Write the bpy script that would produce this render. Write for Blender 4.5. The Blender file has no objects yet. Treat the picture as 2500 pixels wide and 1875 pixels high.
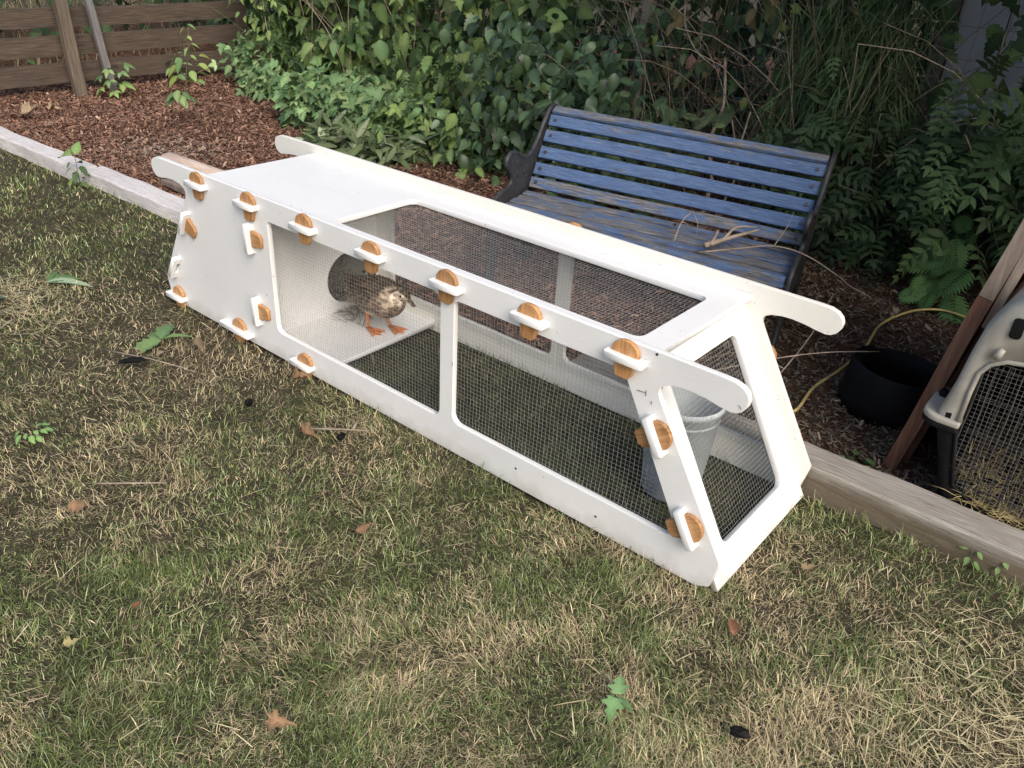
import bpy, bmesh, math, random
import numpy as np
from mathutils import Vector, Matrix

rng = np.random.default_rng(7)
random.seed(7)
R = math.radians
scene = bpy.context.scene
col = scene.collection

# ------------------------------------------------------------------ camera
CAMP = (1.76211, -1.51822, 1.43649)
c_r = (0.76536121, 0.64139709, 0.05321651)
c_u = (-0.3554604, 0.35233053, 0.86574309)
c_f = (-0.5365353, 0.68152254, -0.49765138)
cam = bpy.data.cameras.new('camera')
camo = bpy.data.objects.new('camera', cam)
col.objects.link(camo)
camo.matrix_world = Matrix(((c_r[0], c_u[0], -c_f[0], CAMP[0]), (c_r[1], c_u[1], -c_f[1], CAMP[1]),
                            (c_r[2], c_u[2], -c_f[2], CAMP[2]), (0, 0, 0, 1)))
cam.sensor_fit = 'HORIZONTAL'
cam.sensor_width = 36.0
cam.lens = 36.0 * 1998.65 / 2500.0
cam.clip_start = 0.05
cam.clip_end = 300
scene.camera = camo

# ------------------------------------------------------------------ sky, sun, exposure
SUN_EL, SUN_AZ = 40.0, 116.0            # azimuth measured clockwise from +Y
world = bpy.data.worlds.new('World')
scene.world = world
world.use_nodes = True
wn = world.node_tree.nodes
wl = world.node_tree.links
wn.clear()
sky = wn.new('ShaderNodeTexSky')
sky.sky_type = 'NISHITA'
sky.sun_disc = False
sky.sun_elevation = R(SUN_EL)
sky.sun_rotation = R(SUN_AZ)
sky.dust_density = 4.0
sky.air_density = 1.0
sky.ozone_density = 0.6
bg = wn.new('ShaderNodeBackground')
bg.inputs['Strength'].default_value = 0.15
wo = wn.new('ShaderNodeOutputWorld')
wl.new(sky.outputs[0], bg.inputs[0])
wl.new(bg.outputs[0], wo.inputs[0])
sun = bpy.data.lights.new('sun', 'SUN')
sun.energy = 1.5
sun.angle = R(38)
sun.color = (1.0, 0.985, 0.96)
suno = bpy.data.objects.new('sun', sun)
col.objects.link(suno)
sd = Vector((math.sin(R(SUN_AZ)) * math.cos(R(SUN_EL)), math.cos(R(SUN_AZ)) * math.cos(R(SUN_EL)), math.sin(R(SUN_EL))))
suno.rotation_euler = sd.to_track_quat('Z', 'Y').to_euler()
suno.location = (6, -3, 8)
vs = scene.view_settings
vs.view_transform = 'Standard'
vs.look = 'None'
vs.gamma = 1.0
vs.use_curve_mapping = False
vs.exposure = 0.48
scene.cycles.max_bounces = 4
scene.cycles.diffuse_bounces = 2
scene.cycles.glossy_bounces = 2
scene.cycles.transmission_bounces = 3
scene.cycles.caustics_reflective = False
scene.cycles.caustics_refractive = False

# ------------------------------------------------------------------ helpers
WM = {}                                  # world matrix of every object made here


def link(o, parent=None, world_m=None):
    col.objects.link(o)
    m = world_m if world_m is not None else Matrix.Identity(4)
    if parent is not None:
        o.parent = parent
        o.matrix_parent_inverse = WM[parent.name].inverted()
    o.matrix_basis = m
    WM[o.name] = m
    return o


def thing(name, label, cat, loc, group=None):
    o = bpy.data.objects.new(name, None)
    o.empty_display_size = 0.05
    link(o, None, Matrix.Translation(Vector(loc)))
    return tag(o, label, cat, group)


def tag(o, label=None, cat=None, group=None, kind=None):
    if label: o['label'] = label
    if cat: o['category'] = cat
    if group: o['group'] = group
    if kind: o['kind'] = kind
    return o


def mobj(name, me, mat=None, parent=None, m=None, smooth=False):
    if mat is not None and len(me.materials) == 0:
        me.materials.append(mat)
    if smooth:
        me.polygons.foreach_set('use_smooth', np.ones(len(me.polygons), dtype=bool))
    o = bpy.data.objects.new(name, me)
    return link(o, parent, m)


class MB:
    """collects vertices and faces for one mesh"""
    def __init__(self):
        self.v = []
        self.f = []

    def add(self, vs_, fs):
        b = len(self.v)
        self.v += [tuple(p) for p in vs_]
        self.f += [tuple(i + b for i in f) for f in fs]

    def box(self, x0, x1, y0, y1, z0, z1, m=None):
        p = [(x0, y0, z0), (x1, y0, z0), (x1, y1, z0), (x0, y1, z0), (x0, y0, z1), (x1, y0, z1), (x1, y1, z1), (x0, y1, z1)]
        if m is not None: p = [m @ Vector(q) for q in p]
        self.add(p, [(3, 2, 1, 0), (4, 5, 6, 7), (0, 1, 5, 4), (1, 2, 6, 5), (2, 3, 7, 6), (3, 0, 4, 7)])

    def tube(self, path, rad, n=6, cap=True):
        path = [Vector(p) for p in path]
        if not hasattr(rad, '__len__'): rad = [rad] * len(path)
        vs_ = []
        prev = None
        for i, p in enumerate(path):
            d = (path[min(i + 1, len(path) - 1)] - path[max(i - 1, 0)])
            if d.length < 1e-9: d = Vector((0, 0, 1))
            d.normalize()
            if prev is None:
                a = d.cross(Vector((0.31, 0.17, 0.93)))
                if a.length < 0.1: a = d.cross(Vector((1, 0, 0)))
            else:
                a = prev - d * prev.dot(d)
            a.normalize()
            prev = a
            b = d.cross(a)
            for k in range(n):
                t = 2 * math.pi * k / n
                vs_.append(p + (a * math.cos(t) + b * math.sin(t)) * rad[i])
        fs = []
        for i in range(len(path) - 1):
            for k in range(n):
                k2 = (k + 1) % n
                fs.append((i * n + k, i * n + k2, (i + 1) * n + k2, (i + 1) * n + k))
        if cap:
            fs.append(tuple(range(n - 1, -1, -1)))
            fs.append(tuple((len(path) - 1) * n + k for k in range(n)))
        self.add(vs_, fs)

    def rings(self, rings, close0=True, close1=True, loop=True):
        n = len(rings[0])
        vs_ = [p for r in rings for p in r]
        fs = []
        for i in range(len(rings) - 1):
            for k in range(n if loop else n - 1):
                k2 = (k + 1) % n
                fs.append((i * n + k, i * n + k2, (i + 1) * n + k2, (i + 1) * n + k))
        if close0: fs.append(tuple(range(n - 1, -1, -1)))
        if close1: fs.append(tuple((len(rings) - 1) * n + k for k in range(n)))
        self.add(vs_, fs)

    def mesh(self, name):
        me = bpy.data.meshes.new(name)
        me.from_pydata([tuple(p) for p in self.v], [], self.f)
        me.validate()
        me.update()
        return me

    def build(self, name, mat, parent=None, smooth=False, m=None):
        return mobj(name, self.mesh(name), mat, parent, m, smooth)


def np_mesh(name, V, quads=None, tris=None, C=None):
    """fast mesh from numpy arrays; C = per-vertex colour"""
    me = bpy.data.meshes.new(name)
    V = np.asarray(V, dtype=np.float32)
    me.vertices.add(len(V))
    me.vertices.foreach_set('co', V.ravel())
    parts, tot = [], []
    if quads is not None and len(quads):
        parts.append(np.asarray(quads, np.int32).ravel()); tot.append(np.full(len(quads), 4, np.int32))
    if tris is not None and len(tris):
        parts.append(np.asarray(tris, np.int32).ravel()); tot.append(np.full(len(tris), 3, np.int32))
    li = np.concatenate(parts)
    lt = np.concatenate(tot)
    ls = np.concatenate([[0], np.cumsum(lt)[:-1]]).astype(np.int32)
    me.loops.add(len(li))
    me.loops.foreach_set('vertex_index', li)
    me.polygons.add(len(lt))
    me.polygons.foreach_set('loop_start', ls)
    me.polygons.foreach_set('loop_total', lt)
    if C is not None:
        a = me.attributes.new('Col', 'FLOAT_COLOR', 'POINT')
        cc = np.ones((len(V), 4), np.float32)
        cc[:, :3] = C
        a.data.foreach_set('color', cc.ravel())
    me.update(calc_edges=True)
    return me


def wob(x, y, s=1.0, ph=0.0):
    """cheap smooth 2D noise, about -1..1"""
    x = np.asarray(x) * s; y = np.asarray(y) * s
    return (np.sin(1.7 * x + 2.3 * y + ph) + np.sin(-2.9 * x + 1.3 * y + 1.7 + ph * 2.1) + np.sin(4.1 * x + 3.7 * y + 0.6 + ph * 1.3) * 0.7
            + np.sin(-5.3 * x + 6.1 * y + 4.0 - ph) * 0.5 + np.sin(9.1 * x - 2.2 * y + ph * .7) * 0.35) / 2.6


def fillet(poly, r, n=6):
    out = []
    m = len(poly)
    for i in range(m):
        rr = r[i] if hasattr(r, '__len__') else r
        p = Vector(poly[i]); a = Vector(poly[i - 1]); b = Vector(poly[(i + 1) % m])
        u = (a - p).normalized(); v = (b - p).normalized()
        ang = u.angle(v)
        if rr < 1e-6 or abs(ang - math.pi) < 0.05:
            out.append(tuple(p)); continue
        d = min(rr / math.tan(ang / 2), (a - p).length * 0.49, (b - p).length * 0.49)
        rr2 = d * math.tan(ang / 2)
        c = p + (u + v).normalized() * (rr2 / math.sin(ang / 2))
        s = p + u * d; e = p + v * d
        a0 = math.atan2(s.y - c.y, s.x - c.x); a1 = math.atan2(e.y - c.y, e.x - c.x)
        da = (a1 - a0 + math.pi) % (2 * math.pi) - math.pi
        for k in range(n + 1):
            t = a0 + da * k / n
            out.append((c.x + rr2 * math.cos(t), c.y + rr2 * math.sin(t)))
    return out


def plate(outline, holes, T, m, bevel=0.0012, mirror_x=False):
    """flat board with cut-outs, thickness T centred on local z = 0, moved by matrix m"""
    cu = bpy.data.curves.new('plate', 'CURVE')
    cu.dimensions = '2D'
    cu.fill_mode = 'BOTH'
    cu.extrude = T / 2 - bevel
    cu.bevel_depth = bevel
    cu.bevel_resolution = 1
    for pts in [outline] + list(holes):
        sp = cu.splines.new('POLY')
        sp.points.add(len(pts) - 1)
        for i, p in enumerate(pts):
            sp.points[i].co = (p[0], p[1], 0, 1)
        sp.use_cyclic_u = True
    o = bpy.data.objects.new('plate', cu)
    col.objects.link(o)
    dg = bpy.context.evaluated_depsgraph_get()
    me = bpy.data.meshes.new_from_object(o.evaluated_get(dg))
    bpy.data.objects.remove(o)
    bpy.data.curves.remove(cu)
    me.transform(m)
    if mirror_x:
        me.transform(Matrix.Scale(-1, 4, (1, 0, 0)))
        me.flip_normals()
    me.materials.clear()
    return me


def frame(o, x, y, z):
    return Matrix(((x[0], y[0], z[0], o[0]), (x[1], y[1], z[1], o[1]), (x[2], y[2], z[2], o[2]), (0, 0, 0, 1)))


# ------------------------------------------------------------------ materials
def nmat(name):
    m = bpy.data.materials.new(name)
    m.use_nodes = True
    nt = m.node_tree
    b = nt.nodes['Principled BSDF']
    return m, nt, b


def N(nt, kind, **kw):
    n = nt.nodes.new(kind)
    for k, v in kw.items():
        if k in n.inputs: n.inputs[k].default_value = v
        else: setattr(n, k, v)
    return n


def ramp(nt, src, stops):
    r = nt.nodes.new('ShaderNodeValToRGB')
    e = r.color_ramp.elements
    while len(e) < len(stops): e.new(0.5)
    for i, (p, c) in enumerate(stops):
        e[i].position = p
        e[i].color = (c[0], c[1], c[2], 1) if hasattr(c, '__len__') else (c, c, c, 1)
    nt.links.new(src, r.inputs[0])
    return r.outputs[0]


def mixc(nt, fac, a, b, mode='MIX'):
    m = nt.nodes.new('ShaderNodeMix')
    m.data_type = 'RGBA'
    m.blend_type = mode
    for s, v in ((m.inputs[0], fac), (m.inputs[6], a), (m.inputs[7], b)):
        if hasattr(v, 'is_output') or hasattr(v, 'links'): nt.links.new(v, s)
        elif hasattr(v, '__len__'): s.default_value = (v[0], v[1], v[2], 1)
        else: s.default_value = v
    return m.outputs[2]


def coords(nt, scale=(1, 1, 1), rot=(0, 0, 0)):
    t = nt.nodes.new('ShaderNodeTexCoord')
    mp = nt.nodes.new('ShaderNodeMapping')
    mp.inputs['Scale'].default_value = scale
    mp.inputs['Rotation'].default_value = rot
    nt.links.new(t.outputs['Object'], mp.inputs[0])
    return mp.outputs[0]


def noise(nt, vec, scale, detail=4, rough=0.55):
    n = N(nt, 'ShaderNodeTexNoise')
    n.inputs['Scale'].default_value = scale
    n.inputs['Detail'].default_value = detail
    n.inputs['Roughness'].default_value = rough
    nt.links.new(vec, n.inputs['Vector'])
    return n.outputs['Fac']


def bump(nt, b, h, strength=0.3, dist=0.01):
    bp = nt.nodes.new('ShaderNodeBump')
    bp.inputs['Strength'].default_value = strength
    bp.inputs['Distance'].default_value = dist
    nt.links.new(h, bp.inputs['Height'])
    nt.links.new(bp.outputs[0], b.inputs['Normal'])


def paint(name, base, tint2, rough=0.42, specks=0.5):
    m, nt, b = nmat(name)
    v = coords(nt)
    cloud = noise(nt, v, 3.0, 5)
    c = mixc(nt, ramp(nt, cloud, [(0.35, 0), (0.75, 1)]), base, tint2)
    dirt = ramp(nt, noise(nt, v, 55.0, 3, 0.7), [(0.665, 0), (0.72, specks)])
    c = mixc(nt, dirt, c, (0.28, 0.25, 0.20))
    # brushed-on streaks along x
    st = noise(nt, coords(nt, (2.5, 60, 60)), 4.0, 4)
    c = mixc(nt, ramp(nt, st, [(0.45, 0), (0.8, 0.10)]), c, (0.55, 0.54, 0.50))
    sc = noise(nt, coords(nt, (9, 9, 30), (0.4, 0.7, 0.5)), 9.0, 2, 0.8)
    c = mixc(nt, ramp(nt, sc, [(0.70, 0), (0.73, 0.35)]), c, (0.42, 0.40, 0.36))
    smear = noise(nt, v, 9.0, 6, 0.65)
    c = mixc(nt, ramp(nt, smear, [(0.55, 0), (0.85, 0.30)]), c, (0.60, 0.585, 0.53))
    nt.links.new(c, b.inputs['Base Color'])
    b.inputs['Roughness'].default_value = rough
    bump(nt, b, st, 0.10, 0.004)
    return m


def wood(name, cols, scale=(1.2, 22, 22), rough=0.75, bumpy=0.5, nscale=3.0, fine=(0.30, 0.72)):
    m, nt, b = nmat(name)
    v = coords(nt, scale)
    g = noise(nt, v, nscale, 8, 0.65)
    big = noise(nt, coords(nt), 2.5, 3)
    c = ramp(nt, g, [(fine[0], cols[0]), (0.5, cols[1]), (fine[1], cols[2])])
    c = mixc(nt, ramp(nt, big, [(0.3, 0.0), (0.8, 0.35)]), c, cols[0])
    nt.links.new(c, b.inputs['Base Color'])
    b.inputs['Roughness'].default_value = rough
    bump(nt, b, g, bumpy, 0.004)
    return m


def plain(name, c, rough=0.6, metal=0.0, var=0.15, nscale=20.0, spec=0.5):
    m, nt, b = nmat(name)
    v = coords(nt)
    n = noise(nt, v, nscale, 5)
    d = tuple(x * (1 - var) for x in c); l = tuple(min(1, x * (1 + var)) for x in c)
    nt.links.new(ramp(nt, n, [(0.3, d), (0.7, l)]), b.inputs['Base Color'])
    b.inputs['Roughness'].default_value = rough
    b.inputs['Metallic'].default_value = metal
    b.inputs['Specular IOR Level'].default_value = spec
    bump(nt, b, n, 0.12, 0.003)
    return m


def attr_mat(name, rough=0.6, transl=0.25, spec=0.4, vein=False):
    m, nt, b = nmat(name)
    a = nt.nodes.new('ShaderNodeAttribute')
    a.attribute_name = 'Col'
    c = a.outputs['Color']
    n = noise(nt, coords(nt), 35.0, 3)
    c = mixc(nt, 1.0, c, ramp(nt, n, [(0.3, 0.78), (0.7, 1.15)]), 'MULTIPLY')
    nt.links.new(c, b.inputs['Base Color'])
    b.inputs['Roughness'].default_value = rough
    b.inputs['Specular IOR Level'].default_value = spec
    if transl > 0:
        t = nt.nodes.new('ShaderNodeBsdfTranslucent')
        nt.links.new(c, t.inputs['Color'])
        mx = nt.nodes.new('ShaderNodeMixShader')
        mx.inputs[0].default_value = transl
        out = nt.nodes['Material Output']
        nt.links.new(b.outputs[0], mx.inputs[1])
        nt.links.new(t.outputs[0], mx.inputs[2])
        nt.links.new(mx.outputs[0], out.inputs['Surface'])
    return m


def bench_paint():
    m, nt, b = nmat('flaking_blue_paint')
    oi = nt.nodes.new('ShaderNodeObjectInfo')
    t = nt.nodes.new('ShaderNodeTexCoord')
    off = nt.nodes.new('ShaderNodeVectorMath'); off.operation = 'ADD'
    sc = nt.nodes.new('ShaderNodeMath'); sc.operation = 'MULTIPLY'; sc.inputs[1].default_value = 7.0
    nt.links.new(oi.outputs['Random'], sc.inputs[0])
    nt.links.new(t.outputs['Object'], off.inputs[0])
    nt.links.new(sc.outputs[0], off.inputs[1])

    def mapped(scale):
        mp = nt.nodes.new('ShaderNodeMapping'); mp.inputs['Scale'].default_value = scale
        nt.links.new(off.outputs[0], mp.inputs[0])
        return mp.outputs[0]
    g = noise(nt, mapped((2.5, 45, 45)), 5.0, 9, 0.75)
    fine = noise(nt, mapped((9, 110, 110)), 5.0, 4, 0.7)
    blue = ramp(nt, g, [(0.27, (0.030, 0.046, 0.085)), (0.46, (0.066, 0.115, 0.230)), (0.60, (0.105, 0.165, 0.295)), (0.74, (0.28, 0.33, 0.41))])
    grey = ramp(nt, g, [(0.35, (0.030, 0.028, 0.028)), (0.5, (0.13, 0.125, 0.12)), (0.7, (0.34, 0.335, 0.33))])
    grey = mixc(nt, ramp(nt, fine, [(0.52, 0.0), (0.62, 0.55)]), grey, (0.17, 0.21, 0.30))
    at = nt.nodes.new('ShaderNodeAttribute')
    at.attribute_name = 'wear'
    at.attribute_type = 'OBJECT'
    pn = noise(nt, mapped((1.6, 9, 9)), 4.5, 10, 0.75)
    ad = nt.nodes.new('ShaderNodeMath'); ad.operation = 'ADD'
    nt.links.new(pn, ad.inputs[0]); nt.links.new(at.outputs['Fac'], ad.inputs[1])
    fac = ramp(nt, ad.outputs[0], [(0.60, 0), (0.64, 1)])
    c = mixc(nt, fac, blue, grey)
    crack = ramp(nt, noise(nt, mapped((3.5, 80, 80)), 6.0, 5, 0.8), [(0.34, 0.85), (0.43, 0.0)])
    c = mixc(nt, crack, c, (0.028, 0.026, 0.026))
    nt.links.new(c, b.inputs['Base Color'])
    b.inputs['Roughness'].default_value = 0.75
    b.inputs['Specular IOR Level'].default_value = 0.3
    bump(nt, b, g, 0.8, 0.005)
    return m


M_white = paint('white_paint', (0.80, 0.80, 0.785), (0.74, 0.74, 0.725))
M_floorwhite = paint('white_floor_paint', (0.80, 0.80, 0.785), (0.74, 0.74, 0.725))
M_cream = paint('cream_white', (0.80, 0.785, 0.72), (0.75, 0.735, 0.66))  # warmer-toned white for the far side panel
def wedge_wood():
    m, nt, b = nmat('varnished_wood')
    oi = nt.nodes.new('ShaderNodeObjectInfo')
    t = nt.nodes.new('ShaderNodeTexCoord')
    off = nt.nodes.new('ShaderNodeVectorMath'); off.operation = 'ADD'
    nt.links.new(t.outputs['Object'], off.inputs[0]); nt.links.new(oi.outputs['Random'], off.inputs[1])
    mp = nt.nodes.new('ShaderNodeMapping'); mp.inputs['Scale'].default_value = (75, 6, 30); mp.inputs['Rotation'].default_value = (0, 0, 0.25)
    nt.links.new(off.outputs[0], mp.inputs[0])
    g = noise(nt, mp.outputs[0], 2.0, 7, 0.7)
    c = ramp(nt, g, [(0.30, (0.26, 0.115, 0.042)), (0.47, (0.45, 0.225, 0.085)), (0.62, (0.56, 0.31, 0.135)), (0.75, (0.64, 0.39, 0.19))])
    dk = ramp(nt, oi.outputs['Random'], [(0.0, 0.70), (1.0, 1.12)])
    c = mixc(nt, 1.0, c, dk, 'MULTIPLY')
    wv = ramp(nt, noise(nt, off.outputs[0], 60.0, 5, 0.7), [(0.66, 0), (0.74, 0.55)])
    c = mixc(nt, wv, c, (0.13, 0.06, 0.03))
    nt.links.new(c, b.inputs['Base Color'])
    b.inputs['Roughness'].default_value = 0.5
    bump(nt, b, g, 0.25, 0.002)
    return m


M_wedge = wedge_wood()
M_wire = plain('galvanised_wire', (0.46, 0.47, 0.46), 0.42, 0.6, 0.2, 60)
M_oldwire = plain('dull_wire', (0.24, 0.235, 0.23), 0.5, 0.4, 0.3, 60)
M_bench = bench_paint()
M_iron = plain('black_cast_iron', (0.030, 0.030, 0.033), 0.55, 0.0, 0.5, 40)
M_fence = wood('brown_fence_board', [(0.030, 0.022, 0.016), (0.075, 0.053, 0.038), (0.15, 0.115, 0.085)], (40, 1.6, 40), nscale=4.0)
M_stake = wood('brown_stake_wood', [(0.06, 0.047, 0.035), (0.125, 0.098, 0.072), (0.21, 0.17, 0.13)], (20, 20, 1.2))
M_greystake = wood('grey_stake_wood', [(0.10, 0.10, 0.105), (0.17, 0.16, 0.155), (0.27, 0.255, 0.245)], (20, 20, 1.2))
M_timber_l = wood('bleached_timber', [(0.40, 0.37, 0.355), (0.62, 0.59, 0.575), (0.74, 0.72, 0.70)], (2.5, 45, 45), nscale=4.0)
M_timber_r = wood('grey_timber', [(0.14, 0.11, 0.075), (0.30, 0.275, 0.24), (0.43, 0.41, 0.37)], (2.2, 50, 50), nscale=4.0)
def stain_low(m, z0, z1, c, top=0.85, amp=0.05, ns=9.0):
    """damp soil stain creeping up the bottom of a board that lies on the ground"""
    nt = m.node_tree
    b = nt.nodes['Principled BSDF']
    src = b.inputs['Base Color'].links[0].from_socket
    t = nt.nodes.new('ShaderNodeTexCoord')
    sp = nt.nodes.new('ShaderNodeSeparateXYZ')
    nt.links.new(t.outputs['Object'], sp.inputs[0])
    n_ = noise(nt, coords(nt), ns, 5, 0.65)
    ad = nt.nodes.new('ShaderNodeMath'); ad.operation = 'MULTIPLY_ADD'; ad.inputs[1].default_value = amp; ad.inputs[2].default_value = 0
    nt.links.new(n_, ad.inputs[0])
    su = nt.nodes.new('ShaderNodeMath'); su.operation = 'ADD'
    nt.links.new(sp.outputs[2], su.inputs[0]); nt.links.new(ad.outputs[0], su.inputs[1])
    mr = nt.nodes.new('ShaderNodeMapRange'); mr.inputs[1].default_value = z0; mr.inputs[2].default_value = z1; mr.inputs[3].default_value = top; mr.inputs[4].default_value = 0.0
    nt.links.new(su.outputs[0], mr.inputs[0])
    nt.links.new(mixc(nt, mr.outputs[0], src, c), b.inputs['Base Color'])


stain_low(M_white, 0.045, 0.115, (0.40, 0.36, 0.28), 0.5, 0.13, 16.0)
stain_low(M_timber_r, 0.075, 0.108, (0.115, 0.085, 0.05))
M_log = wood('stripped_log', [(0.42, 0.30, 0.23), (0.60, 0.47, 0.38), (0.70, 0.60, 0.52)], (1.5, 12, 12))
M_redwood = wood('old_red_brown_wood', [(0.055, 0.022, 0.014), (0.13, 0.055, 0.032), (0.26, 0.15, 0.10)], (12, 12, 1.1))
M_greywood = wood('bare_grey_wood', [(0.09, 0.065, 0.05), (0.19, 0.15, 0.12), (0.33, 0.28, 0.235)], (12, 12, 1.3))
M_hose = plain('yellow_hose_plastic', (0.52, 0.41, 0.15), 0.65, 0, 0.35)
M_blackplastic = plain('black_plastic', (0.0045, 0.0045, 0.005), 0.65, 0, 0.4, 30, 0.18)
M_shellgrey = plain('grey_beige_plastic', (0.31, 0.295, 0.255), 0.6, 0, 0.16, 14)
M_blackwire = plain('black_wire', (0.02, 0.02, 0.02), 0.5, 0.2, 0.2)
M_tub = plain('milky_plastic', (0.66, 0.70, 0.71), 0.6, 0, 0.15, 9, 0.2)
_nt = M_tub.node_tree
_tr = _nt.nodes.new('ShaderNodeBsdfTranslucent'); _tr.inputs[0].default_value = (0.70, 0.74, 0.76, 1)
_mx = _nt.nodes.new('ShaderNodeMixShader'); _mx.inputs[0].default_value = 0.45
_nt.links.new(_nt.nodes['Principled BSDF'].outputs[0], _mx.inputs[1]); _nt.links.new(_tr.outputs[0], _mx.inputs[2])
_nt.links.new(_mx.outputs[0], _nt.nodes['Material Output'].inputs['Surface'])
M_tubdirt = plain('soil', (0.10, 0.075, 0.05), 0.9, 0, 0.4, 30)
M_twig = wood('dry_twig', [(0.16, 0.12, 0.085), (0.30, 0.24, 0.18), (0.44, 0.38, 0.30)], (8, 8, 8))
M_darkstem = wood('brown_stem', [(0.06, 0.045, 0.03), (0.12, 0.09, 0.06), (0.2, 0.16, 0.11)], (8, 8, 8))
M_greenstem = plain('green_stem', (0.12, 0.17, 0.07), 0.6)
M_shedwall = plain('grey_blue_siding', (0.52, 0.54, 0.58), 0.6, 0, 0.08, 4)
M_shedtrim = wood('brown_trim', [(0.10, 0.085, 0.07), (0.17, 0.145, 0.12), (0.24, 0.21, 0.18)], (14, 14, 1.2))
M_leaf = attr_mat('leaf', 0.6, 0.2, 0.25)
M_glossleaf = attr_mat('glossy_leaf', 0.38, 0.1, 0.4)
M_deadleaf = attr_mat('dead_leaf', 0.8, 0.1, 0.2)
M_grass = attr_mat('grass_blade', 0.7, 0.0, 0.2)
M_chip = attr_mat('bark_chip', 0.85, 0.0, 0.2)
M_post = wood('mossy_post', [(0.13, 0.115, 0.085), (0.22, 0.20, 0.155), (0.31, 0.29, 0.24)], (14, 14, 1.4))
M_orange = plain('orange_webbed_skin', (0.52, 0.17, 0.045), 0.5, 0, 0.25, 80)
M_beak = plain('dark_beak', (0.09, 0.065, 0.035), 0.4, 0, 0.4, 60)
M_eye = plain('black_eye', (0.006, 0.006, 0.006), 0.12, 0, 0.1)
M_feather = attr_mat('feathers', 0.8, 0.0, 0.15)
_nt = M_feather.node_tree; _b = _nt.nodes['Principled BSDF']
_src = _b.inputs['Base Color'].links[0].from_socket
_v = N(_nt, 'ShaderNodeTexVoronoi'); _v.feature = 'F1'; _v.inputs['Scale'].default_value = 75.0
_nt.links.new(coords(_nt, (0.55, 1, 1)), _v.inputs['Vector'])
_nt.links.new(mixc(_nt, 1.0, _src, ramp(_nt, _v.outputs['Distance'], [(0.15, 0.62), (0.45, 1.1), (0.62, 2.1)]), 'MULTIPLY'), _b.inputs['Base Color'])
bump(_nt, _b, _v.outputs['Distance'], 0.5, 0.004)


def ground_mat(name, stops, s1=14, s2=160, strength=0.8):
    m, nt, b = nmat(name)
    v = coords(nt)
    a = noise(nt, v, s1, 8, 0.7)
    f = noise(nt, v, s2, 4, 0.7)
    c = ramp(nt, a, stops)
    c = mixc(nt, 1.0, c, ramp(nt, f, [(0.3, 0.55), (0.7, 1.25)]), 'MULTIPLY')
    nt.links.new(c, b.inputs['Base Color'])
    b.inputs['Roughness'].default_value = 0.95
    b.inputs['Specular IOR Level'].default_value = 0.1
    bump(nt, b, f, strength, 0.02)
    return m


M_soil = ground_mat('lawn_soil', [(0.3, (0.045, 0.038, 0.026)), (0.5, (0.075, 0.066, 0.042)), (0.7, (0.12, 0.10, 0.068))])
M_mulch = ground_mat('mulch_soil', [(0.3, (0.05, 0.026, 0.018)), (0.5, (0.10, 0.05, 0.033)), (0.7, (0.17, 0.09, 0.06))])

# ------------------------------------------------------------------ ground
T_Y = lambda x: 0.577 + 0.035 * np.minimum(x, 0)         # front line of the timber edging


def ground_grid(name, mat, x0, x1, y0, y1, nx, ny, zf):
    X, Y = np.meshgrid(np.linspace(x0, x1, nx), np.linspace(y0, y1, ny))
    Z = zf(X, Y)
    V = np.stack([X, Y, Z], -1).reshape(-1, 3)
    i = np.arange(nx * ny).reshape(ny, nx)
    q = np.stack([i[:-1, :-1], i[:-1, 1:], i[1:, 1:], i[1:, :-1]], -1).reshape(-1, 4)
    o = mobj(name, np_mesh(name, V, q), mat, None, None, True)
    return tag(o, kind='structure')


lawn_z = lambda x, y: -0.012 + 0.008 * wob(x, y, 1.6)
bed_z = lambda x, y: 0.004 + 0.018 * wob(x, y, 1.1, 2.0) + 0.008 * wob(x, y, 5, 1)
far_z = lambda x, y: -0.05 + 0 * x
ground_grid('ground', M_soil, -120, 120, -120, 120, 12, 12, lambda x, y: -0.08 + 0 * x)
ground_grid('lawn', M_soil, -9, 6, -6, 0.63, 160, 90, lawn_z)
ground_grid('mulch_bed', M_mulch, -9, 6, 0.63, 9, 160, 110, bed_z)

# ------------------------------------------------------------------ lawn grass
GREEN = [(0.13, -0.62, .25), (0.26, -1.0, .3), (0.61, -1.1, .3), (0.1, -1.15, .3), (0.64, -0.46, .25), (1.09, -0.59, .2), (1.08, -0.2, .16), (1.3, -0.28, .14),
         (-1.86, 0.03, .45), (-2.35, 0.4, .5), (0.51, 0.1, .2), (1.45, 0.55, .16), (1.68, 0.48, .16), (0.91, -0.25, .18), (-0.2, -0.2, .2), (1.54, 0.05, .1),
         (1.73, 0.19, .12), (0.95, -0.87, .25), (-3.26, 0.3, .6), (0.4, 0.28, .5), (-2.9, -0.3, .7), (0.3, -0.9, .3)]
STRAW = [(1.36, 0.12, .22), (1.62, 0.26, .2), (1.37, -0.32, .2), (-0.72, -0.25, .35), (1.0, -0.48, .18), (0.91, -0.62, .18), (0.13, -0.14, .2), (-0.35, -0.95, .25),
         (-0.29, -0.71, .25), (0.41, -0.72, .2), (-1.34, -0.32, .3), (-1.63, -0.45, .25), (-0.5, -0.1, .4), (1.85, 0.07, .2), (1.52, -0.23, .2), (0.81, 0.06, .18),
         (-0.47, -0.09, .3), (1.2, -.1, .15), (1.1, -.8, .2)]
DIRT = [(0.01, -0.73, .10), (-0.57, -0.1, .22), (-0.92, -0.08, .22), (0.97, 0.03, .08), (0.69, -1.04, .09), (1.2, -0.38, .07), (-1.15, .1, .2)]


def field(x, y, L):
    f = np.zeros_like(x)
    for a, b, r in L:
        f = np.maximum(f, np.exp(-((x - a) ** 2 + (y - b) ** 2) / (r * r)))
    return f


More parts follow.
